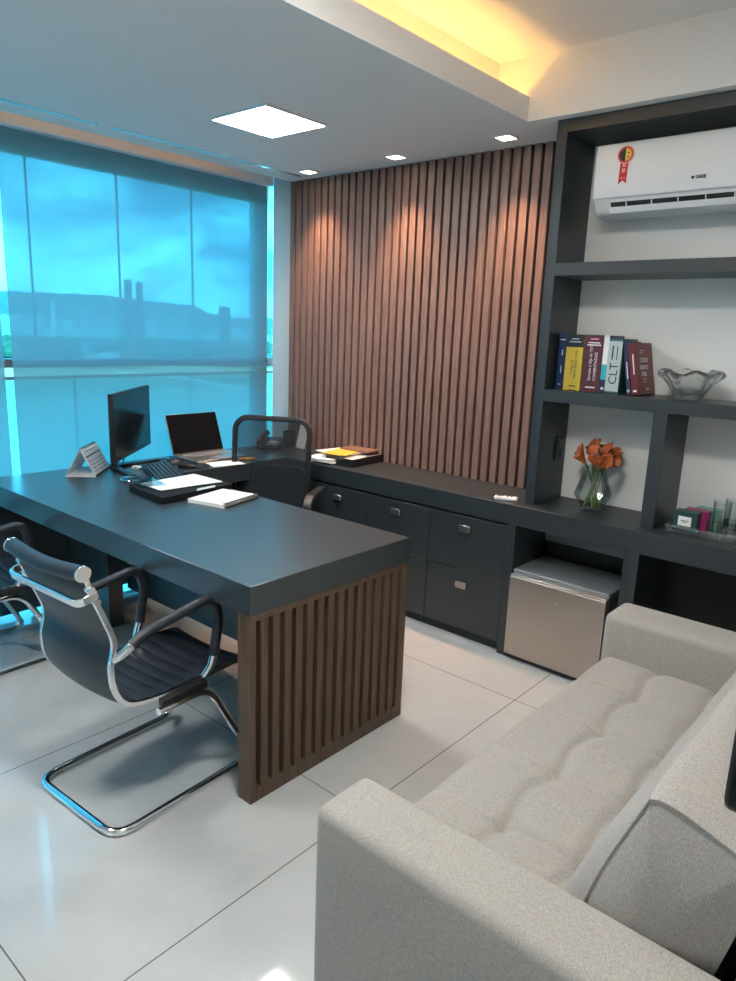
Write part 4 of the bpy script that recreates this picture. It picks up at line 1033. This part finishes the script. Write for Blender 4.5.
# ------------------------------------------------------------------ television above the sofa (only its corner shows)
t = thing('television', 'black television on the right wall, only its lower corner in the photo', 'television', (0.0, 1.05, 1.213))
m = MB(); m.prism(rr(1.10, 0.64, 0.012, 1.533, cx=1.05), 'x', -0.0905, -0.045); part('housing', m, M['black_gloss'], t, 0.004, 2)
part('wall_bracket', MB().box(-0.046, XR-0.002, 0.85, 1.25, 1.40, 1.70), M['black_plastic'], t)

# ------------------------------------------------------------------ lamps
def downlight(x, y, label):
    t = thing('downlight', label, 'downlight', (x, y, ZS), 0, 'square spotlights over the slatted wall', world=False)
    s = 0.047; f_ = MB()
    for q in ((-s, s, -s, -s+0.009), (-s, s, s-0.009, s), (-s, -s+0.009, -s+0.009, s-0.009), (s-0.009, s, -s+0.009, s-0.009)): f_.box(*q, -0.006, 0.0)
    part('trim_ring', f_, M['white_plastic'], t, 0.001)
    part('lens', MB().box(-0.037, 0.037, -0.037, 0.037, -0.003, -0.0005), M['spot'], t, label='glowing lens')
    return t
DL = [(-3.235, 3.112), (-2.565, 3.105), (-1.890, 3.088)]
dlab = ['small square ceiling spotlight nearest the window', 'small square ceiling spotlight, middle of the three over the slats', 'small square ceiling spotlight nearest the shelving']
for (x, y), lb in zip(DL, dlab):
    downlight(x, y, lb)
    l = bpy.data.lights.new('spot_lamp', 'SPOT'); l.energy = SPOT_W; l.color = (1.0, 0.55, 0.32); l.spot_size = math.radians(82); l.spot_blend = 1.0; l.shadow_soft_size = 0.03
    o = bpy.data.objects.new('spot_lamp', l); COL.objects.link(o); o.location = (x, y, ZS-0.012)
    o.rotation_euler = (math.radians(SPOT_TILT), 0, 0)
def panel(x0, x1, y0, y1, label, ZS=ZS):
    t = thing('ceiling_light_panel', label, 'ceiling light', ((x0+x1)/2, (y0+y1)/2, ZS), 0)
    f_ = MB(); w = 0.012
    for q in ((x0, x1, y0, y0+w), (x0, x1, y1-w, y1), (x0, x0+w, y0+w, y1-w), (x1-w, x1, y0+w, y1-w)): f_.box(*q, ZS-0.010, ZS)
    part('frame', f_, M['white_plastic'], t, 0.001)
    part('diffuser', MB().box(x0+w, x1-w, y0+w, y1-w, ZS-0.007, ZS-0.001), M['led' if ZS < 2.5 else 'led_up'], t, label='glowing white diffuser')
panel(-2.830, -2.445, 2.100, 2.475, 'bright square ceiling light panel over the desk')
panel(-2.830, -2.445, 0.30, 0.675, 'added square ceiling light panel over the visitor side, out of view, brightening the room')  # unseen panel, added to raise the light on the visitor side
panel(-1.05, -0.67, 0.75, 1.13, 'added square light panel in the raised ceiling, out of view, brightening the sofa', 2.695)  # unseen panel, added to light the sofa and shelves
tag(part('cove_strip', MB().box(-1.80, -1.785, -1.8, 2.90, 2.4625, 2.470), M['cove']), 'warm light strip hidden behind the ceiling lip', 'light')

# ------------------------------------------------------------------ sky
w = bpy.data.worlds.new('sky'); scn.world = w; w.use_nodes = True
nt = w.node_tree; nt.nodes.clear()
out = nt.nodes.new('ShaderNodeOutputWorld'); bg = nt.nodes.new('ShaderNodeBackground')
tc = N(nt, 'ShaderNodeTexCoord'); mp = N(nt, 'ShaderNodeMapping'); mp.inputs['Scale'].default_value = (2.2, 2.2, 5.0)
n1 = N(nt, 'ShaderNodeTexNoise', Scale=1.9, Detail=8.0, Roughness=0.58, Distortion=0.35)
L(nt, tc.outputs['Generated'], mp.inputs[0]); L(nt, mp.outputs[0], n1.inputs['Vector'])
r = N(nt, 'ShaderNodeValToRGB'); e = r.color_ramp.elements
e[0].position = 0.40; e[0].color = (0.17, 0.24, 0.34, 1); e[1].position = 0.60; e[1].color = (1.0, 1.0, 1.0, 1)
L(nt, n1.outputs['Fac'], r.inputs['Fac']); L(nt, r.outputs['Color'], bg.inputs['Color'])
bg.inputs['Strength'].default_value = SKY
L(nt, bg.outputs[0], out.inputs['Surface'])

# ------------------------------------------------------------------ camera
cam = bpy.data.cameras.new('camera'); co = bpy.data.objects.new('camera', cam); COL.objects.link(co)
Rw = ((0.75191011, 0.65824627, 0.03664726), (-0.17257628, 0.14287387, 0.97457913), (-0.63627715, 0.73912036, -0.221026))
co.matrix_world = Matrix(((Rw[0][0], Rw[1][0], -Rw[2][0], 0.0), (Rw[0][1], Rw[1][1], -Rw[2][1], 0.0), (Rw[0][2], Rw[1][2], -Rw[2][2], CAMZ), (0, 0, 0, 1)))
cam.sensor_fit = 'HORIZONTAL'; cam.sensor_width = 36.0; cam.lens = 704.854*36/736
cam.clip_start = 0.02; cam.clip_end = 12000
scn.camera = co
for o in bpy.data.objects:
    if '_w' in o: del o['_w']
scn.view_settings.view_transform = 'Standard'; scn.view_settings.look = 'None'
scn.view_settings.exposure = EXPO; scn.view_settings.gamma = 1.0
